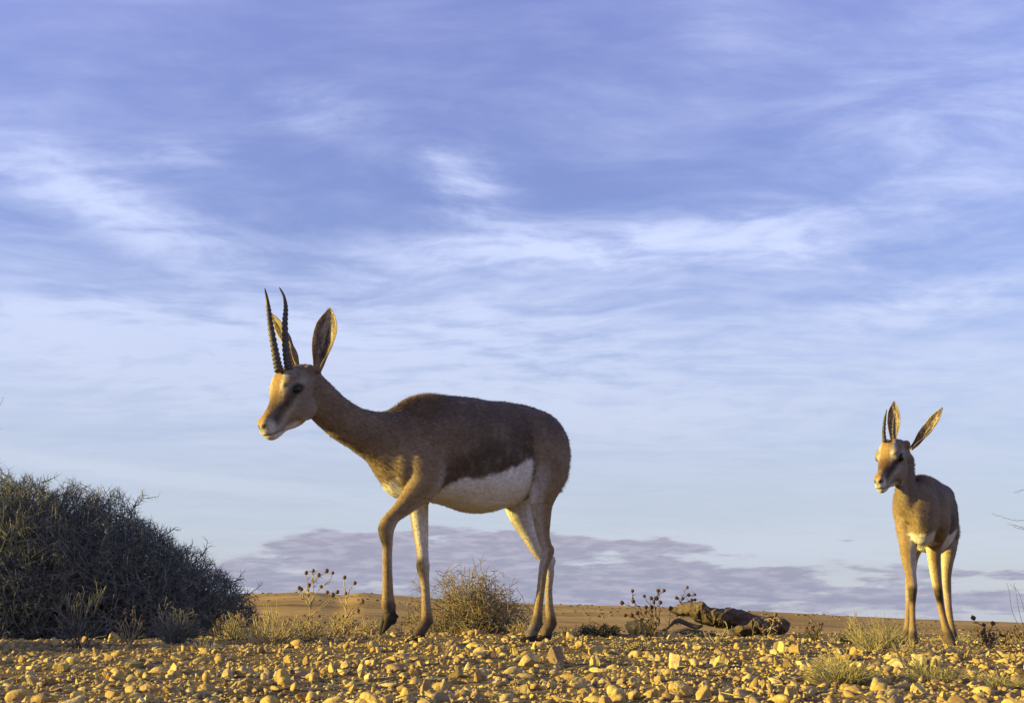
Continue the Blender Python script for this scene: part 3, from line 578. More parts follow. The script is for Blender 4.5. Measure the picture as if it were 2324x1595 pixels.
def build_ear(b, t, w, N_, cup, r):
    A = t - b; L_ = np.linalg.norm(A); A = A / L_; N_ = norm(N_ - (N_ @ A) * A); S = np.cross(A, N_); m, n = 30, 17
    u = np.linspace(0, 1, m)[:, None]; v = np.linspace(-1, 1, n)[None]
    prof = np.interp(u, [0, .08, .2, .35, .5, .62, .75, .86, .94, 1], [.30, .36, .52, .78, .96, 1., .88, .60, .32, .03]) * w / 2
    phi = np.interp(u, [0, .15, .35, .6, 1], [2.5, 2.1, 1.35, 1.0, .8]) * cup; R_ = prof / np.sin(np.minimum(phi, math.pi / 2)); an = v * phi
    wav = .0012 * np.sin(u * 17 + v * 5)
    side, dep = R_ * np.sin(an), R_ * (np.cos(phi * .6) - np.cos(an)) + wav
    P_ = b + A * (u * L_)[..., None] + S * side[..., None] + N_ * dep[..., None] + N_ * (.010 * np.sin(u * math.pi))[..., None] * -1
    ndir = (S * np.sin(an)[..., None] - N_ * np.cos(an)[..., None] + 0 * P_); out = P_ + ndir * .0016
    i = np.arange(m * n).reshape(m, n); q = lambda I: np.stack([I[:-1, :-1], I[:-1, 1:], I[1:, 1:], I[1:, :-1]], -1).reshape(-1, 4)
    Fi = q(i); Fo = q(i + m * n)[:, ::-1]; e = []
    bd = list(i[0, :]) + list(i[1:, -1]) + list(i[-1, ::-1][1:]) + list(i[::-1, 0][1:])
    for a_, c_ in zip(bd[:-1], bd[1:]): e.append((c_, a_, a_ + m * n, c_ + m * n))
    V_ = np.vstack([P_.reshape(-1, 3), out.reshape(-1, 3)])
    vv = (np.abs(v) + 0 * u); uu = u + 0 * v
    inner = np.zeros((m, n, 3)) + np.array([.065, .045, .042]); strk = sstep(-.08, .22, vnoise(v * 2.6 + 0 * u, uu * 3.2, 1.6, 5) + .35 * vnoise(v * 9 + 0 * u, uu * 7, 1.2, 7)) * sstep(.12, .4, uu)
    inner = inner * (1 - strk[..., None] * .65) + np.array([.60, .50, .36]) * strk[..., None] * .65
    edge = sstep(.74, .9, vv + .25 * sstep(.8, 1., uu)) + sstep(.88, .97, uu) + sstep(.3, .1, uu) * .6; edge = np.clip(edge, 0, 1)[..., None]; inner = inner * (1 - edge) + np.array([.52, .40, .25]) * edge
    outer = np.zeros((m, n, 3)) + np.array([.24, .155, .09]); cols = np.vstack([inner.reshape(-1, 3), outer.reshape(-1, 3)])
    V_ = np.vstack([V_]); Fq = np.vstack([Fi, Fo, np.array(e)])
    # hair along the inside, lying towards the tip
    k = int(900 * min(1, (L_ / .15) ** 2)); iu = r.integers(2, m - 2, k); iv = np.where(r.random(k) < .55, r.choice([1, 2, 3, n - 4, n - 3, n - 2], k), r.integers(1, n - 1, k)); p = P_[iu, iv] + (P_[iu + 1, iv] - P_[iu, iv]) * r.random((k, 1)); nd = -ndir[iu, iv]
    cen_ = b + A * (uu[iu, iv] * L_)[:, None]; inw = norm(cen_ - p); d = norm(A + inw * r.uniform(0, .5, (k, 1)) + r.normal(0, .15, (k, 3)) + nd * .25); wv = norm(np.cross(d, nd)) * .0006; ln = r.uniform(.004, .010, (k, 1)) * L_ / .15
    hv = np.stack([p - wv, p + wv, p + d * ln, p + d * ln], 1).reshape(-1, 3); o = len(V_); hf = np.arange(k * 4).reshape(-1, 4) + o
    hcol = np.where(r.random((k, 1)) < .6, np.array([[.5, .40, .27]]), np.array([[.16, .11, .07]])) * r.uniform(.7, 1.2, (k, 1))
    hcol = np.where((np.abs(v[0, iv]) < .5)[:, None] & (r.random((k, 1)) < .75), np.array([[.09, .06, .05]]), hcol)
    V2 = np.vstack([V_, hv]); F2 = [tuple(f) for f in Fq] + [(a_, b_, c_) for a_, b_, c_, _ in hf]
    me = mesh('ear', V2, F2, M_COAT, True, np.vstack([cols, np.repeat(hcol, 4, 0)])); return me
def build_hoof(c, d, up, sz):
    side = norm(np.cross(up, d)); V, Fc = [], []
    for sg in (-1, 1):
        prof = [(-.40, .0, .34, .58), (-.15, .0, .42, .66), (.2, .0, .42, .60), (.65, .0, .34, .36), (1.0, .0, .20, .14), (1.15, .0, .06, .04)]; o = len(V)
        for x_, z0, hw, hh in prof:
            for j in range(10):
                th = math.pi * j / 9; y_ = sg * (.07 + hw * .5) + hw * .5 * math.cos(th) * 1.0; z_ = z0 + hh * math.sin(th) ** .8 * (1 if 0 < j < 9 else 0)
                V.append(c + (d * x_ + side * y_ + up * z_) * sz)
        m = len(prof)
        for a_ in range(m - 1):
            for j in range(10): Fc.append((o + a_ * 10 + j, o + a_ * 10 + (j + 1) % 10, o + (a_ + 1) * 10 + (j + 1) % 10, o + (a_ + 1) * 10 + j))
        Fc.append(tuple(o + j for j in range(10))[::-1]); Fc.append(tuple(o + (m - 1) * 10 + j for j in range(10)))
    return mesh('hoof', V, Fc, M_HOOF, True)

TORSO = [((-.267, .540), (-.263, .50), .022, 0), ((-.257, .572), (-.252, .465), .048, 0), ((-.245, .598), (-.240, .425), .068, .05), ((-.205, .625), (-.205, .400), .086, .05), ((-.150, .640), (-.150, .385), .094, .0), ((-.085, .647), (-.090, .357), .100, -.10), ((-.02, .649), (-.02, .337), .112, -.16), ((.045, .648), (.04, .337), .112, -.14),
         ((.10, .648), (.10, .352), .102, -.10), ((.15, .642), (.155, .362), .090, -.05), ((.195, .630), (.21, .360), .076, .0), ((.232, .617), (.26, .375), .064, .08), ((.280, .595), (.295, .415), .050, .05), ((.33, .592), (.325, .455), .041, 0), ((.375, .606), (.38, .487), .036, 0), ((.415, .633), (.425, .515), .034, 0), ((.455, .668), (.470, .548), .035, 0), ((.485, .690), (.512, .588), .033, 0)]
BELLY = ([-.30, -.128, -.114, -.08, -.02, .06, .12, .15, .20, .26, .32], [.30, .30, .478, .462, .437, .418, .403, .375, .39, .41, .38])
b1 = atY(1085, 1452, 3.15)
fore_n = [(.175, .545, .040, .045, .018), (.183, .49, .058, .054, .028), (.178, .44, .066, .052, .032), (.188, .405, .064, .044, .030), (.212, .372, .061, .034, .025), (.243, .340, .058, .026, .021), (.271, .313, .055, .0195, .0175), (.289, .287, .054, .0222, .0185), (.290, .262, .054, .0185, .0175), (.286, .238, .054, .0135, .0125), (.286, .210, .054, .0128, .0115), (.284, .16, .054, .0130, .0120), (.282, .115, .054, .0150, .0130), (.280, .088, .054, .0185, .0155), (.276, .067, .054, .0170, .0150), (.273, .052, .054, .017, .0155), (.274, .045, .054, .013, .013)]
fore_f = [(.175, .53, -.045, .045, .022), (.175, .46, -.060, .050, .030), (.162, .40, -.058, .038, .028), (.155, .347, -.055, .028, .022), (.147, .272, -.053, .0205, .0175), (.142, .222, -.052, .0160, .0155), (.140, .190, -.052, .0182, .0165), (.136, .163, -.052, .0135, .013), (.132, .13, -.052, .0118, .0115), (.129, .085, -.052, .0130, .012), (.127, .052, -.052, .0165, .0145), (.140, .030, -.052, .0155, .0145), (.150, .018, -.052, .0150, .0145), (.158, .010, -.052, .011, .011)]
hind_n = [(-.186, .590, .040, .050, .025), (-.186, .53, .060, .068, .036), (-.180, .46, .068, .060, .040), (-.169, .41, .066, .046, .036), (-.161, .365, .062, .034, .028), (-.163, .32, .060, .026, .021), (-.168, .275, .058, .0185, .0165), (-.178, .245, .058, .0165, .0145), (-.178, .222, .058, .0165, .0140), (-.168, .19, .058, .0125, .012), (-.160, .135, .058, .0112, .011), (-.152, .085, .058, .0120, .0115), (-.146, .045, .058, .0155, .0140), (-.135, .025, .058, .015, .014), (-.124, .012, .058, .0145, .014), (-.118, .006, .058, .01, .011)]
hind_f = [(-.190, .56, -.040, .050, .022), (-.172, .47, -.060, .058, .032), (-.152, .41, -.062, .054, .032), (-.158, .35, -.060, .038, .027), (-.184, .295, -.058, .0255, .021), (-.212, .250, -.056, .0225, .0165), (-.236, .225, -.055, .0205, .0150), (-.250, .195, -.055, .0155, .0135), (-.251, .165, -.055, .0120, .0115), (-.248, .135, -.055, .0110, .0108), (-.250, .09, -.055, .0120, .0115), (-.256, .045, -.055, .0155, .014), (-.245, .025, -.055, .015, .014), (-.236, .012, -.055, .0145, .0140), (-.230, .006, -.055, .01, .011)]
E1 = lambda x, y, Y: atY(541.3 + x / 3.732, 626.8 + y / 3.732, Y)
g1 = gazelle('gazelle', dict(base=b1, heading=28, scale=1., seed=3, hairs=120000, torso=TORSO, belly_edge=BELLY,
    legs=[('fore_near', fore_n), ('fore_far', fore_f), ('hind_near', hind_n), ('hind_far', hind_f),
          ('tail', [(-.252, .575, 0, .016, .016), (-.274, .545, 0, .012, .013), (-.278, .50, 0, .011, .012), (-.264, .45, 0, .010, .011), (-.246, .405, 0, .006, .008)])],
    muscle=[('shoulder', (.165, .050, .50), (.055, .034, .085), None), ('thigh', (-.165, .066, .485), (.052, .030, .085), None), ('torso', (-.135, .060, .592), (.030, .022, .020), None), ('hind_near', (-.194, .060, .236), (.007, .0065, .016), None), ('hind_far', (-.264, -.055, .214), (.007, .0065, .016), None), ('fore_near', (.266, .054, .088), (.006, .010, .007), None), ('fore_far', (.114, -.052, .048), (.006, .010, .007), None), ('hind_near', (-.159, .058, .042), (.006, .009, .007), None), ('hind_far', (-.268, -.055, .042), (.006, .009, .007), None), ('shoulder', (.228, .040, .462), (.044, .032, .078), None)],
    sides=dict(fore_near=1, fore_far=-1, hind_near=1, hind_far=-1), knees=dict(fore_near=.262, fore_far=.185), feet=dict(fore_near=.04, hind_near=.01),
    head_pose=(46, 30, 0), head_scale=1., head_origin=(-.5434, 2.9085, .8318),
    horns=[([E1(432, 800, 2.855), E1(412, 700, 2.86), E1(398, 560, 2.87), E1(393, 400, 2.88), E1(400, 270, 2.885), E1(384, 170, 2.88), E1(345, 93, 2.87)], .0087),
           ([E1(345, 812, 2.84), E1(322, 700, 2.845), E1(296, 560, 2.855), E1(270, 400, 2.865), E1(254, 270, 2.87), E1(240, 180, 2.87), E1(222, 100, 2.86)], .0087)], rings=21,
    ears=[(E1(662, 815, 2.90), E1(776, 268, 2.93), .062, (-.15, -1, .1), 1.), (E1(500, 775, 2.93), E1(276, 315, 2.97), .050, (-.93, -.35, .1), 1.)],
    hooves=[('h', (.268, .054, .050), (.67, 0, -.74), (.74, 0, .67), .040), ('h', (.152, -.052, -.010), (1, 0, -.10), (0, 0, 1), .040), ('h', (-.128, .058, -.004), (1, 0, -.05), (0, 0, 1), .031), ('h', (-.240, -.055, -.004), (1, 0, -.05), (0, 0, 1), .031)]))
tag(g1, 'large brown gazelle with long ringed horns walking left with one foreleg raised', 'gazelle')

# the smaller one, facing the camera and looking to the left
K2 = .86; a2 = rad(63); b2 = np.array([1.388, 3.854, .108]); f2 = np.array([-math.cos(a2), -math.sin(a2), 0]); l2 = np.array([-f2[1], f2[0], 0])
def Q2(x, y, Y):
    w = atY(1923 + x / 2.546, 883.2 + y / 2.546, Y) - b2; return float(w @ f2 / K2), float(w[2] / K2), float(w @ l2 / K2)
def leg2(rows, upper):
    out = list(upper)
    for x, y, Y, w in rows:
        s_, z_, l_ = Q2(x, y, Y); hw = w / 2 / 2.546 * Y / FPX / K2; out.append((s_, z_, l_, hw * 1.1, hw))
    return out
leg_fr = leg2([(350, 880, 3.70, 100), (352, 960, 3.70, 84), (362, 1040, 3.70, 66), (374, 1110, 3.695, 54), (378, 1150, 3.69, 52), (377, 1190, 3.69, 44), (376, 1250, 3.70, 35), (377, 1330, 3.70, 34), (378, 1390, 3.70, 44), (380, 1430, 3.69, 50), (382, 1462, 3.68, 50), (382, 1478, 3.675, 38)], [(.17, .53, -.045, .045, .025), (.18, .45, -.065, .05, .034)])
leg_fl = leg2([(500, 880, 3.77, 92), (500, 960, 3.77, 76), (508, 1050, 3.77, 64), (519, 1130, 3.76, 54), (527, 1175, 3.76, 50), (534, 1215, 3.77, 42), (548, 1290, 3.78, 38), (565, 1360, 3.78, 42), (580, 1410, 3.78, 54), (593, 1450, 3.77, 60), (604, 1482, 3.76, 58), (608, 1496, 3.755, 40)], [(.17, .53, .045, .045, .025), (.18, .45, .065, .05, .034)])
leg_hl = leg2([(590, 840, 4.06, 100), (586, 920, 4.05, 88), (578, 1000, 4.05, 66), (574, 1070, 4.07, 52), (575, 1130, 4.09, 48), (578, 1180, 4.10, 44), (584, 1250, 4.09, 38), (594, 1330, 4.08, 38), (606, 1400, 4.07, 46), (618, 1450, 4.05, 48), (626, 1478, 4.04, 40)], [(-.190, .590, .040, .055, .025), (-.192, .52, .055, .075, .034)])
leg_hr = leg2([(372, 960, 4.16, 80), (366, 1050, 4.17, 60), (358, 1120, 4.20, 46), (356, 1170, 4.21, 42), (354, 1250, 4.20, 34), (350, 1340, 4.19, 36), (345, 1400, 4.17, 44), (343, 1440, 4.16, 42), (342, 1462, 4.15, 36)], [(-.190, .56, -.040, .055, .025), (-.19, .46, -.055, .07, .034)])
TORSO2 = [t_ for t_ in TORSO[:11]]
TORSO2 = [((q[0][0], q[0][1] - .018), (q[1][0], q[1][1] + .012), q[2] * (.90 if i > 3 else 1.), q[3] + .15) for i, q in enumerate(TORSO2)] + [((.232, .612), (.262, .385), .064, .08)] + [((c_[0] - e_, c_[1] + .35 * e_), (c_[0] + e_, c_[1] - .35 * e_), w_, 0., c_[2]) for c_, e_, w_ in ((Q2(352, 660, 3.675), .066, .050), (Q2(338, 580, 3.655), .052, .040), (Q2(331, 500, 3.65), .042, .035), (Q2(328, 430, 3.655), .038, .034), (Q2(326, 385, 3.66), .036, .033))]
E2 = lambda x, y, Y: atY(1923 + x / 2.546, 883.2 + y / 2.546, Y)
fr, fl, hl_, hr_ = Q2(382, 1492, 3.69), Q2(606, 1508, 3.77), Q2(624, 1490, 4.05), Q2(344, 1470, 4.16)
g2 = gazelle('gazelle', dict(base=b2, heading=63, scale=K2, seed=5, hairs=70000, voxel=.0031, torso=TORSO2, belly_edge=BELLY,
    legs=[('fore_far', leg_fr), ('fore_near', leg_fl), ('hind_near', leg_hl), ('hind_far', leg_hr),
          ('tail', [(-.252, .575, 0, .016, .016), (-.274, .545, 0, .012, .013), (-.278, .50, 0, .011, .012), (-.264, .45, 0, .010, .011), (-.246, .405, 0, .006, .008)])],
    muscle=[('shoulder', (.18, .058, .49), (.050, .038, .085), None), ('shoulder', (.17, -.066, .50), (.055, .040, .095), None), ('torso', (.245, 0, .42), (.04, .04, .055), None), ('torso', (-.12, 0, .57), (.12, .088, .06), None)],
    sides=dict(fore_near=1, fore_far=-1, hind_near=1, hind_far=-1), knees=dict(fore_near=Q2(527, 1190, 3.76)[1], fore_far=Q2(377, 1185, 3.69)[1]), feet={},
    head_pose=(44, 20, -4), pale=.55, head_scale=.95, head_wide=.78, head_origin=(1.233, 3.65, .75),
    horns=[([E2(216, 305, 3.60), E2(211, 250, 3.605), E2(215, 190, 3.61), E2(221, 150, 3.61), E2(228, 116, 3.605)], .0056), ([E2(272, 300, 3.63), E2(267, 250, 3.635), E2(268, 200, 3.64), E2(273, 165, 3.64), E2(279, 140, 3.635)], .0056)], rings=10,
    ears=[(E2(264, 315, 3.69), E2(270, 70, 3.72), .040, (-.35, -1, .1), .9), (E2(366, 345, 3.70), E2(550, 105, 3.70), .036, (-.62, -.72, .35), 1.15)],
    hooves=[('h', (fr[0] + .004, fr[2], fr[1]), (1, 0, -.05), (0, 0, 1), .031), ('h', (fl[0] + .004, fl[2], fl[1]), (1, 0, -.05), (0, 0, 1), .031), ('h', (hl_[0] + .004, hl_[2], hl_[1]), (1, 0, -.05), (0, 0, 1), .029), ('h', (hr_[0] + .004, hr_[2], hr_[1]), (1, 0, -.05), (0, 0, 1), .029)]))
tag(g2, 'smaller gazelle with very short horns standing at the right and facing the camera', 'gazelle')

# ------------------------------------------------------------------ dry plants
def sticks(P0, P1, r0, r1, n=3):
    """tapered n-sided prisms from P0 to P1"""
    P0, P1 = np.asarray(P0, float), np.asarray(P1, float); r0 = np.asarray(r0, float)[:, None]; r1 = np.asarray(r1, float)[:, None]
    P0, P1 = P0.reshape(-1, 3), P1.reshape(-1, 3)
    T = norm(P1 - P0); ref = np.where(np.abs(T[:, 2:3]) > .9, [[1., 0, 0]], [[0, 0, 1.]]); A = norm(np.cross(T, ref)); B = np.cross(T, A); ring = []
    for j in range(n):
        th = 2 * math.pi * j / n; d = A * math.cos(th) + B * math.sin(th); ring.append(P0 + d * r0); ring.append(P1 + d * r1)
    V = np.stack(ring, 1).reshape(-1, 3); k = np.arange(len(P0))[:, None] * 2 * n
    Fq = np.concatenate([np.concatenate([k + 2 * j, k + 2 * ((j + 1) % n), k + 2 * ((j + 1) % n) + 1, k + 2 * j + 1], 1) for j in range(n)], 0); return V, Fq
class Twigs:
    def __init__(s): s.a, s.b, s.r, s.q = [], [], [], []
    def seg(s, a, b, r, q): s.a.append(a); s.b.append(b); s.r.append(r); s.q.append(q)
    def build(s, name, mat, parent=None, kind=None):
        V, Fq = sticks(s.a, s.b, s.r, s.q); o = obj(name, mesh(name, V, Fq, mat), parent)
        if kind: o['kind'] = kind
        return o
def rdir(r, base, ang):
    v = r.normal(size=3); v -= v.dot(base) * base; v /= np.linalg.norm(v) + 1e-9; return base * math.cos(ang) + v * math.sin(ang)
def grow(tw, r, p, d, length, rad_, depth, o, inside=None, stems=None):
    """a crooked twig that forks; o: seg step, wiggle, fork chance, fork angle, thorns, up"""
    n = max(2, int(length / o['step'])); q = rad_
    for i in range(n):
        d = norm(d + r.normal(0, o['wig'], 3) + np.array([0, 0, o['up']])); e = p + d * o['step'] * r.uniform(.7, 1.3)
        if e[2] < o.get('floor', -1): e[2] = o['floor']
        if inside is not None and not inside(e):
            if o['thorn']: tw.seg(p, p + d * o['tl'], q * .8, q * .15)
            return
        q2 = max(q * (1 - .8 / n), o['rmin']); (stems if (stems is not None and depth == o['depth']) else tw).seg(p, e, q, q2); p, q = e, q2
        if o['thorn']:
            for _ in range(o['thorn']):
                if r.random() < .75: t_ = rdir(r, d, r.uniform(.8, 1.35)); tw.seg(p, p + t_ * o['tl'] * r.uniform(.5, 1.3), q * .75, q * .12)
        if depth > 0 and r.random() < o['fork']:
            grow(tw, r, p, rdir(r, d, r.uniform(*o['ang'])), length * r.uniform(.4, .75), q * .8, depth - 1, o, inside, stems)
    if o.get('ends') is not None: o['ends'].append((p, d))

M_THORN = twig_mat('thorn_twigs', (.105, .108, .100), (.185, .185, .160), (.34, .32, .25))
M_STEM = twig_mat('dark_stems', (.06, .05, .04), (.10, .08, .06), (.13, .11, .08))
M_TAN = twig_mat('dry_twigs', (.30, .23, .12), (.42, .34, .18), (.28, .13, .08))
M_BRUSH = twig_mat('bush_twigs', (.18, .145, .095), (.29, .24, .15), (.20, .075, .05))
M_STRAW = twig_mat('straw', (.33, .27, .14), (.42, .34, .18), (.28, .26, .13))
M_OLIVE = twig_mat('olive_grass', (.25, .23, .11), (.36, .31, .15), (.42, .35, .18))
M_DGREEN = twig_mat('dark_green_leaves', (.05, .055, .035), (.09, .09, .05), (.20, .17, .09))
M_SEED = plain('seed_head', (.075, .045, .035), (.16, .085, .05), 300, .9, .1)
M_SEEDTAN = plain('pale_seed_head', (.24, .15, .08), (.12, .07, .04), 300, .9, .1)
def px_x(px, Y): return atY(px, 1400, Y)[0]

# the big thorny bush: a wide mound of interlocked spiny twigs, clear of the ground on its right
def thorn_bush():
    r = np.random.default_rng(21); Y0 = 4.30
    prof = [(-900, 1390), (-700, 1240), (-450, 1130), (-200, 1085), (0, 1085), (60, 1082), (130, 1090), (180, 1110), (240, 1140), (300, 1165), (360, 1195), (400, 1225), (450, 1262), (500, 1300), (540, 1335), (570, 1368), (590, 1400)]
    xs = np.array([px_x(a, Y0) for a, _ in prof]); hs = np.array([atY(1162, b_, Y0)[2] for _, b_ in prof])
    x0, x1 = xs[0], xs[-1]; gz0 = .105
    def inside(p):
        if p[0] < x0 or p[0] > x1: return False
        H = np.interp(p[0], xs, hs); D = .44 * math.sqrt(max(0, 1 - ((p[0] - (x0 + x1) / 2) / ((x1 - x0) / 2)) ** 2)) + .05; f = 1 - ((p[1] - Y0) / D) ** 2
        return f > 0 and p[2] < gz0 + (H - gz0) * math.sqrt(f) * (1 + .05 * math.sin(p[0] * 37 + p[1] * 29) + .06 * math.sin(p[0] * 13 + 1 + p[1] * 9)) and p[2] > gz0 - .02
    root = empty('thorn_bush', (px_x(120, Y0), Y0, float(gz(px_x(120, Y0), Y0)))); off = np.array(root.location)
    tw, st = Twigs(), Twigs(); o = dict(step=.026, wig=.14, fork=.40, ang=(.5, 1.15), thorn=2, tl=.024, up=.012, depth=3, rmin=.0011, floor=gz0)
    for i in range(215):
        bx = r.uniform(x0 * .9 + .1 * x1, x1 - .22); by = Y0 + r.uniform(-.2, .2); p = np.array([bx, by, gz0]); az_, el_ = r.uniform(0, 6.28), math.asin(r.uniform(.05, .98))
        d = np.array([math.cos(az_) * math.cos(el_), math.sin(az_) * math.cos(el_), math.sin(el_)]); grow(tw, r, p, d, r.uniform(.35, .85), .0036, 3, o, inside, st)
    # shell of outer sprays so the outline bristles
    n = 0
    while n < 2100:
        x = r.uniform(x0 + .1, x1); H = np.interp(x, xs, hs); D = .44 * math.sqrt(max(0, 1 - ((x - (x0 + x1) / 2) / ((x1 - x0) / 2)) ** 2)) + .05; ph = r.uniform(0, math.pi); rr = r.uniform(.55, 1) ** .6
        p = np.array([x, Y0 - D * math.cos(ph) * rr, gz0 + (H - gz0) * math.sin(ph) * rr]); n += 1
        d = norm(np.array([r.normal(.25, .6), -math.cos(ph) + r.normal(0, .4), math.sin(ph) + .2])); o2 = dict(o, depth=1, step=.020, fork=.35, tl=.021, wig=.10); grow(tw, r, p - d * .05, d, r.uniform(.05, .13), .0022, 1, o2, inside)
    # long sprays that leave the mound
    for (px, py, qx, qy, Y) in ((290, 1170, 336, 1104, 4.2), (300, 1160, 322, 1112, 4.25), (-10, 1100, 40, 1068, 4.15), (95, 1095, 142, 1076, 4.25), (500, 1330, 572, 1304, 4.2), (520, 1350, 597, 1352, 4.15), (450, 1270, 480, 1228, 4.25), (380, 1210, 402, 1190, 4.25), (415, 1250, 450, 1221, 4.25), (200, 1130, 240, 1118, 4.15)):
        a_, b_ = atY(px, py, Y), atY(qx, qy, Y); d = norm(b_ - a_); L_ = np.linalg.norm(b_ - a_) * .75; grow(tw, r, a_, d, L_, .0030, 1, dict(o, wig=.05, up=0, step=.011, fork=.22, ang=(.5, .9), thorn=2, tl=.026), None)
    for T_ in (tw, st): T_.a = [v - off for v in T_.a]; T_.b = [v - off for v in T_.b]
    st.build('stems', M_STEM, root); tw.build('thorny_twigs', M_THORN, root, 'stuff')
    tag(root, 'big dense dark thorny bush filling the left side of the picture', 'bush'); return root
thorn_bush()
def low_thorn(x0, x1, Y0, H, D, label, seed):
    r = np.random.default_rng(seed); root = empty('thorn_bush', ((x0 + x1) / 2, Y0, float(gz((x0 + x1) / 2, Y0)))); tw = Twigs()
    inside = lambda p: ((p[0]) / ((x1 - x0) / 2)) ** 2 + (p[1] / D) ** 2 + (max(p[2], 0) / H) ** 2 < 1
    o = dict(step=.026, wig=.14, fork=.42, ang=(.5, 1.15), thorn=2, tl=.024, up=.0, depth=3, rmin=.0014, floor=0.)
    for i in range(110):
        az_, el_ = r.uniform(0, 6.28), math.asin(r.uniform(.05, .98)); d = np.array([math.cos(az_) * math.cos(el_), math.sin(az_) * math.cos(el_), math.sin(el_)])
        grow(tw, r, np.array([r.uniform(-.5, .5) * (x1 - x0) * .6, r.uniform(-.5, .5) * D, 0]), d, r.uniform(.3, .6), .0036, 3, o, inside, None)
    tw.build('thorny_twigs', M_THORN, root, 'stuff'); tag(root, label, 'bush')
lt = Twigs()
for a_, b_, c_, d_, e_ in zip(x, y, z, an, L_): lt.seg((a_, b_, c_), (a_ + math.cos(d_) * e_, b_ + math.sin(d_) * e_, c_ + rng.uniform(-.003, .012)), .0010, .0006)
o = lt.build('fallen_twigs', M_STRAW); tag(o, 'broken dry twigs scattered over the gravel', 'twigs', kind='stuff')
low_thorn(-3.0, -2.1, 3.02, .42, .30, 'smaller thorn bush left of the picture whose shadow crosses the gravel', 22)

def shrub(name, px, Y, wpx, top, label, mats, seed, nst=40, o=None, sinkz=0., cat='shrub', group=None, lean=0., twig_kind='stuff', heads=0, hmat=None, hr=.004, parts=('stems', 'twigs')):
    """small dry shrub; wpx wide, its top at picture row top"""
    r = np.random.default_rng(seed); x = px_x(px, Y); z0 = float(gz(x, Y)) - sinkz; H = atY(px, top, Y)[2] - z0; Wd = wpx * Y / FPX / 2
    root = empty(name, (x, Y, z0)); tw, st = Twigs(), Twigs()
    oo = dict(step=.012, wig=.22, fork=.4, ang=(.35, .9), thorn=0, tl=.0, up=.03, depth=2, rmin=.0007, r0=.0018, ends=[] if heads else None, floor=0.); oo.update(o or {})
    rnd = r.uniform(.9, 1.1, 8)
    def inside(p):
        a_ = math.atan2(p[1], p[0]); q_ = 1 + .16 * math.sin(a_ * 3 + seed) + .12 * math.sin(p[0] * 60 + seed)
        return (math.hypot(p[0] - lean * p[2], p[1]) / (Wd * q_)) ** 2 + (max(p[2], 0) / (H * q_)) ** 2 < 1
    for i in range(nst):
        az_ = r.uniform(0, 6.28); sl = r.uniform(0, 1) ** .6; d = norm(np.array([math.cos(az_) * sl * Wd, math.sin(az_) * sl * Wd, H * (1.05 - sl * .75)])); p = np.array([math.cos(az_), math.sin(az_), 0]) * r.uniform(0, .22) * Wd
        grow(tw, r, p, d, max(H, Wd) * r.uniform(.7, 1.15), oo['r0'], oo['depth'], oo, inside, st)
    if st.a: st.build(parts[0], mats[0], root)
    if tw.a: tw.build(parts[1], mats[1], root, twig_kind)
    if heads:
        e = sorted(oo['ends'], key=lambda q: -q[0][2])[:heads]; hm = None
        for p, d in e:
            if hm is None: hm = seed_mesh(hr, hmat or M_SEED)
            h_ = obj('seed_head', hm, root, p); h_.scale = (r.uniform(.75, 1.2),) * 3; h_.rotation_euler = tuple(r.uniform(0, 3, 3))
    tag(root, label, cat, group); return root
def seed_mesh(hr, mat):
    V, Fc = ICO[2]; V = V.copy(); r = np.random.default_rng(5); V *= (1 + r.uniform(-.16, .28, (len(V), 1))); return mesh('seed_head', V * hr, Fc, mat)
def thistle(px, Y, pts, label, seed, smat=None, hmat=None, hr=.0042, base=None, extra=14):
    """branching stalk drawn through picture points: each entry is a list of points ending in a round seed head"""
    r = np.random.default_rng(seed); x = px_x(px, Y); z0 = float(gz(x, Y)) - .004; root = empty('thistle', (x, Y, z0)); off = np.array([x, Y, z0]); st = Twigs(); hm = seed_mesh(hr, hmat or M_SEED)
    for br in pts:
        dy = r.uniform(-.04, .04); P_ = [atY(q[0], q[1], Y + dy * (i / len(br))) - off for i, q in enumerate(br)]; P_ = catmull(P_, 5); m = len(P_)
        P_[1:-1] += r.normal(0, .0012, (m - 2, 3))
        for i in range(m - 1): st.seg(P_[i], P_[i + 1], .0019 * (1 - .6 * i / m), .0019 * (1 - .6 * (i + 1) / m))
        h_ = obj('seed_head', hm, root, P_[-1]); h_.scale = (r.uniform(.8, 1.15),) * 3
        for j in range(3):
            k = r.integers(2, m - 1); d = rdir(r, norm(P_[k] - P_[k - 1]), .8); e = P_[k] + d * r.uniform(.008, .022); st.seg(P_[k], e, .0010, .0006)
    lv = Twigs(); 
    for i in range(extra * 6):
        p = np.array([r.normal(0, .02), r.normal(0, .02), r.uniform(0, .07) ** 1.1]); d = norm(r.normal(0, 1, 3) + [0, 0, .5]); e = p + d * r.uniform(.01, .028); lv.seg(p, e, .0014, .0004)
        if r.random() < .3: hh = obj('seed_head', hm, root, e); hh.scale = (.6,) * 3
    st.build('stalks', smat or M_STEM, root)
    if lv.a: lv.build('dry_leaves', smat or M_STEM, root, 'stuff')
    tag(root, label, 'thistle'); return root
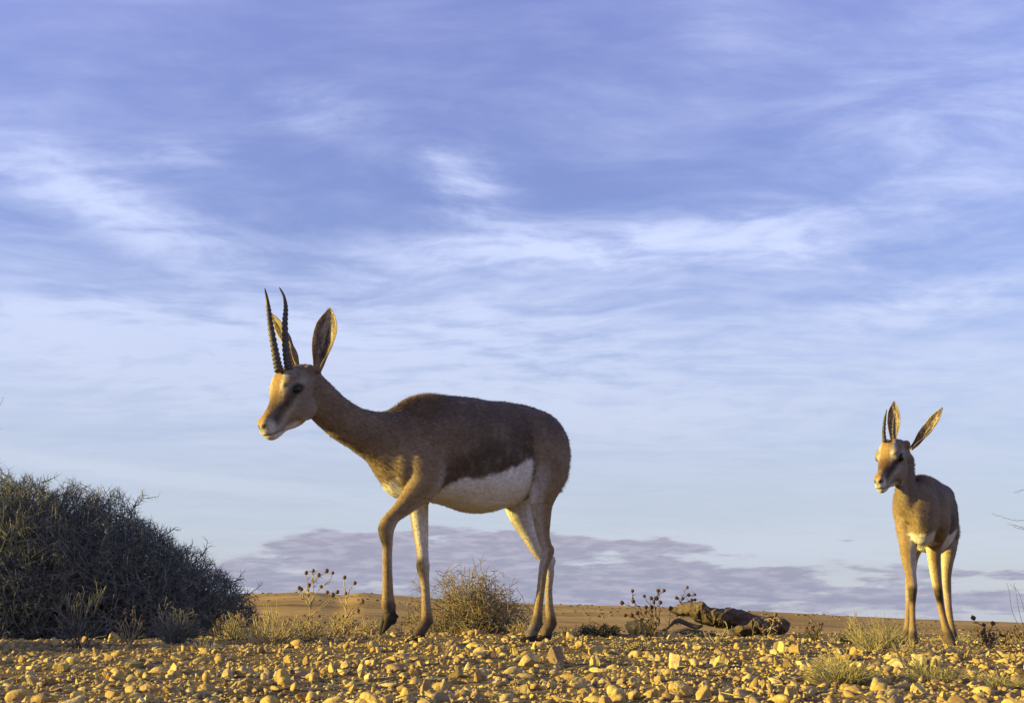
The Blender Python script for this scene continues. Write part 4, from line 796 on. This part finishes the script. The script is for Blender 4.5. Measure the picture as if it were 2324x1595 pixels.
def tuft(name, px, Y, wpx, top, label, mat, seed, n=120, spread=.5, droop=.15, cat='grass tuft', group=None, wid=.0011):
    r = np.random.default_rng(seed); x = px_x(px, Y); z0 = float(gz(x, Y)) - .004; H = atY(px, top, Y)[2] - z0; Wd = wpx * Y / FPX / 2; tw = Twigs()
    for i in range(n):
        a_ = r.uniform(0, 6.28); q = r.uniform(0, 1) ** .7; b_ = np.array([math.cos(a_), math.sin(a_), 0]); p = b_ * q * Wd * .45; p[2] += 0; d = norm(b_ * q * spread * Wd / max(H, Wd) * 2 + np.array([r.normal(0, .15), r.normal(0, .15), 1])); L_ = H * r.uniform(.35, 1.05); w = wid * r.uniform(.6, 1.3)
        for k in range(4):
            e = p + d * L_ / 4; tw.seg(p, e, w * (1 - k * .22), w * (1 - (k + 1) * .22)); p = e; d = norm(d + b_ * droop * r.uniform(0, 1.8) + r.normal(0, .17, 3))
    o = tw.build(name, mat); o.location = (x, Y, z0); tag(o, label, cat, group); return o

# bush between the legs of the walking gazelle, drier ones around it
shrub('dry_bush', 1062, 3.95, 310, 1270, 'rounded dry twiggy bush standing behind the legs of the walking gazelle', (M_BRUSH, M_BRUSH), 31, 60, dict(step=.014, wig=.40, fork=.41, ang=(.5, 1.2), depth=3, rmin=.0009, r0=.0026, up=.015), cat='bush')
shrub('curled_twigs', 1165, 3.9, 75, 1275, 'a few curled bare twigs rising at the right end of the dry bush', (M_TAN, M_TAN), 32, 5, dict(step=.014, wig=.3, fork=.3, depth=2, r0=.0018, rmin=.0009))
shrub('dry_shrub', 620, 3.25, 170, 1372, 'pale straw-like shrub of forked stems on the shaded gravel left of centre', (M_STRAW, M_STRAW), 33, 55, dict(step=.018, wig=.12, fork=.35, ang=(.3, .7), depth=2, rmin=.0009, r0=.0019, up=.05))
shrub('dry_shrub', 540, 3.5, 160, 1395, 'grey low shrub under the right end of the thorny bush', (M_THORN, M_TAN), 34, 60, dict(step=.014, wig=.2, fork=.45, depth=2, rmin=.0007, r0=.0015))
shrub('dry_shrub', 400, 3.3, 130, 1372, 'greyish twiggy shrub in front of the thorny bush', (M_THORN, M_THORN), 35, 70, dict(step=.014, wig=.2, fork=.45, depth=2, rmin=.0008, r0=.0016))
shrub('dry_shrub', 300, 3.25, 75, 1360, 'upright sunlit shrub with knobbly tips in front of the thorny bush', (M_TAN, M_STRAW), 36, 10, dict(step=.014, wig=.25, fork=.35, depth=1, rmin=.0013, r0=.0022), heads=12, hmat=M_SEEDTAN, hr=.004)
shrub('thin_shrub', 190, 3.2, 190, 1325, 'tall thin shrub of fine upright twigs in the shade before the thorny bush', (M_STEM, M_THORN), 37, 20, dict(step=.02, wig=.12, fork=.4, ang=(.3, .6), depth=2, rmin=.0007, r0=.0014, up=.04))
shrub('dry_shrub', 775, 3.7, 110, 1388, 'sunlit yellow twiggy shrub beside the raised hoof', (M_STRAW, M_STRAW), 39, 34, dict(step=.012, wig=.22, fork=.4, depth=2, rmin=.0009, r0=.0015))
shrub('low_shrub', 840, 3.8, 100, 1400, 'low tangled twigs between the yellow shrub and the raised hoof', (M_TAN, M_TAN), 40, 40, dict(step=.011, wig=.3, fork=.4, depth=2, rmin=.0008, r0=.0014))
shrub('low_shrub', 1180, 3.7, 90, 1405, 'low dry tangle at the hind hooves of the walking gazelle', (M_TAN, M_TAN), 41, 30, dict(step=.011, wig=.3, fork=.4, depth=2, rmin=.0008, r0=.0014))
shrub('low_shrub', 1365, 3.9, 115, 1412, 'dark low shrub to the left of the thistle and the flat rock', (M_DGREEN, M_DGREEN), 42, 60, dict(step=.009, wig=.3, fork=.4, depth=2, rmin=.0011, r0=.0015))
shrub('low_shrub', 1430, 2.95, 120, 1455, 'curly grey-tan dwarf shrub below the thistle', (M_TAN, M_STRAW), 43, 60, dict(step=.008, wig=.4, fork=.5, depth=2, rmin=.0010, r0=.0014))
shrub('low_shrub', 1625, 3.2, 110, 1415, 'pale forked dwarf shrub in front of the flat rock', (M_STRAW, M_STRAW), 44, 16, dict(step=.012, wig=.2, fork=.45, depth=2, rmin=.0010, r0=.0016))
shrub('low_shrub', 1250, 3.3, 60, 1428, 'small pale tuft of twigs at the rear hoof of the walking gazelle', (M_STRAW, M_STRAW), 45, 16, dict(step=.009, wig=.3, fork=.4, depth=1, rmin=.0009, r0=.0013))
shrub('low_shrub', 1845, 3.8, 60, 1408, 'small dark shrub with round heads right of the flat rock', (M_DGREEN, M_STEM), 46, 24, dict(step=.009, wig=.25, fork=.4, depth=1, rmin=.0009, r0=.0014), heads=9, hr=.0042)
shrub('low_shrub', 1935, 4.1, 80, 1418, 'dark scrubby plant beside the tall grass tuft', (M_STEM, M_DGREEN), 47, 40, dict(step=.010, wig=.3, fork=.4, depth=1, rmin=.0009, r0=.0014), heads=5, hr=.0035)
tuft('grass_tuft', 1990, 3.0, 150, 1385, 'tall tuft of dry olive grass left of the small gazelle', M_OLIVE, 51, 300, .45, .12)
tuft('grass_tuft', 1905, 1.95, 190, 1478, 'low olive grass tuft on the gravel in the lower right', M_OLIVE, 52, 520, .7, .2, wid=.0011)
tuft('grass_tuft', 1880, 2.4, 110, 1482, 'short dry tuft behind the low olive grass', M_STRAW, 53, 120, .6, .2, wid=.0011)
tuft('grass_tuft', 2120, 1.95, 200, 1498, 'low grey-green tuft on the gravel below the small gazelle', M_OLIVE, 54, 420, .8, .25, wid=.0011)
tuft('grass_tuft', 2255, 1.9, 140, 1520, 'small grey-green tuft near the right edge', M_OLIVE, 55, 300, .8, .25, wid=.001)
tuft('grass_tuft', 2060, 2.5, 130, 1465, 'sparse dry grass between the two hooves of the small gazelle and the grass tuft', M_STRAW, 56, 80, .7, .2)
tuft('grass_tuft', 2170, 4.6, 300, 1436, 'far low dry grass behind the small gazelle', M_STRAW, 57, 260, .9, .1)
tuft('grass_tuft', 470, 2.95, 90, 1425, 'thin dry grass at the foot of the pale shrubs', M_THORN, 58, 60, .6, .15)
tuft('grass_tuft', 1170, 2.6, 70, 1462, 'few dry stalks on the gravel below the belly of the walking gazelle', M_STRAW, 59, 9, .8, .05, wid=.0014)
C5 = lambda L: [(569.8 + x / 2.966, 1210.8 + y / 2.966) for x, y in L]; C6 = lambda L: [(1317.7 + x / 4.0787, 1282 + y / 4.0787) for x, y in L]
C7 = lambda L: [(1754.3 + x / 4.0787, 1210.8 + y / 4.0787) for x, y in L]
thistle(705, 3.4, [C5(q) for q in ([(370,720),(400,500),(385,380),(370,262)],[(400,500),(420,380),(412,312)],[(400,500),(430,420),(470,355)],[(385,400),(400,340),(455,275)],[(412,330),(460,290),(508,248)],[(470,355),(520,320),(548,262)],[(400,500),(350,420),(322,362)],[(400,480),(380,400),(388,345)],[(400,560),(480,480),(548,408)],[(450,520),(530,450),(580,390)],[(390,420),(370,380),(335,372)],[(412,312),(415,270),(418,248)])], 'tall dry thistle with small brown heads left of the raised hoof', 61, M_TAN, M_SEEDTAN, .0058)
thistle(790, 3.5, [C5(q) for q in ([(620,700),(640,560),(638,450),(636,398)],[(638,480),(660,380),(697,330)],[(636,400),(625,340),(628,292)],[(640,560),(690,500),(720,515)],[(640,520),(590,430),(512,392)],[(660,560),(720,490),(748,455)])], 'shorter dry thistle with brown heads right beside the tall one', 62, M_TAN, M_SEEDTAN, .0058)
thistle(1480, 3.85, [C6(q) for q in ([(640,680),(560,520),(500,400),(380,346)],[(560,420),(520,370),(484,332)],[(484,332),(482,280),(478,236)],[(680,560),(650,400),(587,284)],[(700,500),(690,380),(652,304)],[(700,480),(690,400),(676,344)],[(720,560),(730,440),(735,342)],[(676,344),(690,320),(702,304)],[(702,304),(716,270),(716,234)],[(716,280),(740,262),(770,232)],[(640,680),(660,500),(655,384)],[(600,560),(520,500),(470,460)],[(600,480),(560,440),(520,440)],[(680,480),(620,430),(605,385)],[(780,640),(820,540),(835,395)],[(700,560),(640,500),(597,438)],[(560,520),(460,470),(412,462)])], 'dark dry thistle with many round black heads left of the flat rock', 63, None, None, .0062)
thistle(1545, 4.25, [C6(q) for q in ([(920,560),(925,350),(960,258),(987,202)],[(925,350),(940,320),(944,306)],[(925,345),(900,310),(885,300)],[(944,306),(990,280),(998,274)],[(990,290),(1030,280),(1055,270)],[(930,350),(990,340),(1026,322)],[(990,340),(1040,330),(1057,318)])], 'dark dry thistle sticking up behind the left end of the flat rock', 64, None, None, .0058, extra=0)
thistle(2236, 3.4, [C7(q) for q in ([(1990,1060),(1960,950),(1950,840)],[(1950,850),(1880,820),(1852,775)],[(1980,980),(1940,940),(1930,915)],[(1990,1000),(2010,900),(2035,825)],[(1990,1000),(2020,980),(2035,970)])], 'small dark thistle with three raised heads near the right edge', 65, None, None, .0062)
thistle(2290, 3.7, [C7(q) for q in ([(2170,1050),(2150,980),(2140,938)],[(2180,1050),(2190,990),(2195,950)],[(2260,1060),(2262,1000),(2265,940)])], 'tiny dark thistle at the right edge on the gravel', 66, None, None, .0055, extra=5)
thistle(1752, 3.5, [C6(q) for q in ([(1730,660),(1770,560),(1790,500),(1802,455)],[(1785,520),(1830,505),(1845,510)],[(1785,510),(1760,500),(1745,505)])], 'pale sunlit thistle stalk in front of the right end of the flat rock', 67, M_STRAW, M_SEEDTAN, .0062, extra=3)
# thin bare branches that reach in from bushes past both edges
def reach(name, Y, px0, lines, label, seed):
    r = np.random.default_rng(seed); x = px_x(px0, Y); z0 = float(gz(x, Y)); off = np.array([x, Y, z0]); root = empty(name, off); tw, st = Twigs(), Twigs(); b_ = np.zeros(3)
    for L in lines:
        P_ = catmull([b_] + [atY(px, py, Y) - off for px, py in L], 8)
        for i in range(len(P_) - 1):
            st.seg(P_[i], P_[i + 1], .0011 * (1 - .75 * i / len(P_)), .0011 * (1 - .75 * (i + 1) / len(P_)))
            if i > len(P_) * .5: d = rdir(r, norm(P_[i + 1] - P_[i]), .9); tw.seg(P_[i], P_[i] + d * r.uniform(.006, .014), .0004, .0002)
    st.build('branches', M_STEM, root); tw.build('side_twigs', M_TAN, root); tag(root, label, 'shrub')
reach('bare_shrub', 3.3, 2440, [[(2420, 1280), (2350, 1190), (2300, 1180), (2250, 1165)], [(2400, 1230), (2330, 1200), (2285, 1187)], [(2420, 1240), (2340, 1120), (2300, 1118)], [(2430, 1300), (2350, 1215), (2300, 1195)]], 'thin bare branches reaching in at the right edge above the horizon', 71)
reach('bare_shrub', 3.0, -150, [[(-120, 1100), (-60, 960), (-10, 930), (9, 901)], [(-120, 1100), (-50, 985), (5, 972)]], 'bare twig tips entering at the left edge high above the thorny bush', 72)
reach('bare_shrub', 3.9, 2335, [[(2300, 1395), (2290, 1340), (2283, 1322)], [(2316, 1400), (2305, 1340), (2300, 1325)], [(2325, 1390), (2312, 1345), (2292, 1326)]], 'faint thin stalks against the horizon at the right edge', 73)

# ------------------------------------------------------------------ the flat rock and the stones that carry it
def slab(name, Y, top, bot, depth, seed, mat, rough=.010, tiltz=0.):
    """a rock whose outline is known: top and bottom rows along x, rounded and knobbly in depth"""
    xs = np.linspace(top[0][0], top[-1][0], 90); tz = np.interp(xs, [q[0] for q in top], [q[1] for q in top]); bz = np.interp(xs, [q[0] for q in bot], [q[1] for q in bot]); n = 40; V = []
    c0 = atY((xs[0] + xs[-1]) / 2, (tz.mean() + bz.mean()) / 2, Y)
    for i, x in enumerate(xs):
        a_, b_ = atY(x, tz[i], Y), atY(x, bz[i], Y); t_ = (i + .5) / len(xs); D = depth * (math.sin(math.pi * t_) ** .45) * (1 + .15 * math.sin(t_ * 11 + seed)); c = (a_ + b_) / 2; hh = (a_[2] - b_[2]) / 2
        for j in range(n):
            th = 2 * math.pi * j / n; cs, sn = math.cos(th), math.sin(th); V.append([c[0] + tiltz * cs * D, Y - D * np.sign(cs) * abs(cs) ** .55, c[2] + hh * np.sign(sn) * abs(sn) ** .45])
    V = np.array(V); N_ = V - V.reshape(len(xs), n, 3).mean(1).repeat(n, 0)
    for k in range(len(V)):
        p = Vector(V[k]); d = mnoise.fractal(p * 9 + Vector((seed, 0, 0)), 1., 2., 5) * rough * 1.3 + abs(mnoise.noise(Vector((p.x * 16, p.y * 16, p.z * 55)))) * rough * -1.3 + abs(mnoise.noise(p * 33)) * rough * -.7 + mnoise.noise(p * 80) * rough * .25; V[k] += norm(N_[k]) * d
    hx = (V[:, 0].max() - V[:, 0].min()) / 2; rr_ = np.random.default_rng(seed + 40)
    for _ in range(44):
        cx = rr_.uniform(-.9, .9) * hx; n_ = norm(np.array([rr_.normal(0, .55), -abs(rr_.normal(0, .8)) * (1 if rr_.random() < .8 else -1), rr_.normal(0, .8)])); q0 = V - np.array([c0[0] + cx, Y, np.interp(c0[0] + cx, np.sort(V[:, 0]), V[np.argsort(V[:, 0]), 2])])
        m_ = np.abs(V[:, 0] - c0[0] - cx) < hx * .30; dd = (q0 @ n_); lim = np.quantile(dd[m_], rr_.uniform(.90, .975)); V -= (np.clip(dd - lim, 0, .010) * m_)[:, None] * n_
    i = np.arange(len(xs) * n).reshape(-1, n); Fc = [(i[a, b], i[a, (b + 1) % n], i[a + 1, (b + 1) % n], i[a + 1, b]) for a in range(len(xs) - 1) for b in range(n)]; Fc += [tuple(i[0, ::-1]), tuple(i[-1])]
    V -= c0; o = obj(name, mesh(name, V, Fc, mat, False), None, c0); return o
def rk(t, b):
    p = geopos(t); n = t.noise(p, 14, 8, .65); n2 = t.noise(p, 70, 6, .65); vn = t.n.new('ShaderNodeTexVoronoi'); t.l.new(p, vn.inputs[0]); vn.inputs['Scale'].default_value = 38
    c = t.mix(t.ss(n, .35, .65), (.085, .062, .048, 1), (.17, .125, .088, 1)); c = t.mix(t.ss(n2, .45, .65, 0., .6), c, (.06, .042, .034, 1)); c = t.mix(t.ss(n2, .40, .30, 0., .5), c, (.26, .20, .13, 1))
    t.put(b.inputs['Base Color'], c); b.inputs['Roughness'].default_value = .95; bump(t, b, t.m('ADD', t.m('ADD', n, t.m('MULTIPLY', n2, .6)), t.m('MULTIPLY', vn.outputs[0], .5)), .012, 1.)
M_ROCK = material('weathered_rock', rk)
s6 = lambda L: [(1317.7 + x / 4.0787, 1282 + y / 4.0787) for x, y in L]
o = slab('flat_rock', 4.05, s6([(818,404),(850,390),(890,368),(940,352),(1000,338),(1040,345),(1085,330),(1110,338),(1150,375),(1190,392),(1240,388),(1300,398),(1390,380),(1450,400),(1520,415),(1560,440),(1640,465),(1700,475)]), s6([(818,414),(850,438),(900,462),(980,482),(1050,505),(1110,540),(1180,560),(1260,580),(1340,600),(1420,610),(1500,600),(1600,580),(1700,520)]), .13, 3, M_ROCK, .0075)
tag(o, 'long flat weathered brown rock with a raised left tip, lying against the horizon', 'rock')
o = slab('boulder', 4.0, s6([(1380,590),(1420,540),(1500,500),(1600,480),(1700,480),(1800,472),(1880,482),(1915,505),(1938,560)]), s6([(1380,600),(1430,640),(1520,665),(1640,660),(1740,655),(1800,650),(1860,632),(1910,610),(1938,570)]), .10, 8, M_ROCK, .010)
tag(o, 'rounded dark boulder propping the right end of the flat rock', 'rock')
o = slab('boulder', 3.95, s6([(790,700),(830,640),(900,600),(980,585),(1060,588),(1120,600),(1300,640),(1440,680),(1560,720)]), s6([(790,705),(830,730),(900,760),(980,780),(1060,780),(1120,780),(1300,770),(1440,760),(1560,725)]), .10, 12, M_ROCK, .007)
tag(o, 'low grey boulder half buried under the left end of the flat rock', 'rock')
o = slab('stone', 4.1, s6([(410,540),(440,510),(500,500),(560,515),(620,560),(690,640),(700,690)]), s6([(410,560),(440,620),(500,680),(560,700),(620,710),(690,710),(700,700)]), .06, 15, M_STONE, .005)
tag(o, 'pale tan flat stone behind the thistle left of the flat rock', 'stone')
r_ = np.random.default_rng(4); tw = Twigs(); pts = catmull([atY(q[0], q[1], 3.88) for q in s6([(770,610),(820,570),(860,530),(905,512),(960,530),(1020,558),(1080,572),(1130,560)])], 8); c0 = pts[0].copy()
V, Fc, _, _ = loft(pts - c0, np.tile([0, 0, 1.], (len(pts), 1)) * (np.interp(np.arange(len(pts)), [0, 20, 45, len(pts)], [.003, .0085, .009, .004]))[:, None], np.tile([0, 1., 0], (len(pts), 1)) * .007, n=8)
o = obj('dead_branch', mesh('dead_branch', V, Fc, M_STEM), None, c0); tag(o, 'dark crooked dead branch wedged under the left end of the flat rock', 'branch')

shrub('dry_shrub', 695, 3.3, 150, 1392, 'spreading pale stems right of the straw-like shrub under the tall thistle', (M_STRAW, M_STRAW), 81, 38, dict(step=.016, wig=.14, fork=.35, ang=(.3, .7), depth=2, rmin=.0008, r0=.0016, up=.04))
r_ = np.random.default_rng(77)
for k_ in range(20):
    px_ = [905, 960, 1010, 1120, 1210, 1290, 1320, 1400, 1560, 1700, 1780, 1810, 1890, 2050, 2095, 2140, 2190, 2230, 2275, 2310][k_] + r_.uniform(-12, 12); Y_ = r_.uniform(3.5, 5.2)
    shrub('low_shrub', px_, Y_, r_.uniform(40, 90), (1432 if px_ > 1500 else 1420) + r_.uniform(-8, 6), 'low dry scrub tangle at the far edge of the gravel, against the plain', [(M_TAN, M_TAN), (M_STRAW, M_STRAW), (M_DGREEN, M_THORN)][k_ % 3], 90 + k_, 14, dict(step=.010, wig=.3, fork=.42, depth=1, rmin=.0009, r0=.0013), group='low scrub along the far edge of the gravel')

for px_, Y_, w_, top_, lab_, m_, sd_, n_ in ((1895, 1.98, 190, 1478, 'tall olive-yellow dry plant rising from the low olive grass in the lower right', M_OLIVE, 121, 46), (2100, 1.98, 170, 1492, 'branching grey-green dry plant below the small gazelle near the bottom edge', M_OLIVE, 122, 40),
        (2250, 1.95, 130, 1512, 'branching dry plant at the lower right corner beside the grey-green tuft', M_OLIVE, 123, 34), (1975, 2.9, 120, 1392, 'straw-coloured forked stems rising among the tall olive tuft', M_STRAW, 124, 22), (2040, 2.75, 120, 1440, 'sprawling dry straw stems in front of the small gazelle hooves', M_STRAW, 125, 24),
        (2180, 3.0, 120, 1452, 'low dry straw plant right of the small gazelle hooves', M_STRAW, 126, 22), (1790, 2.6, 90, 1468, 'small dry straw plant on the gravel below the boulder', M_STRAW, 127, 14), (1110, 3.05, 70, 1440, 'sparse dry stems on the gravel beneath the belly of the walking gazelle', M_STRAW, 128, 10)):
    shrub('dry_plant', px_, Y_, w_, top_, lab_, (m_, m_), sd_, n_, dict(step=.012, wig=.18, fork=.42, ang=(.3, .8), depth=2, rmin=.0006, r0=.0011, up=.04))
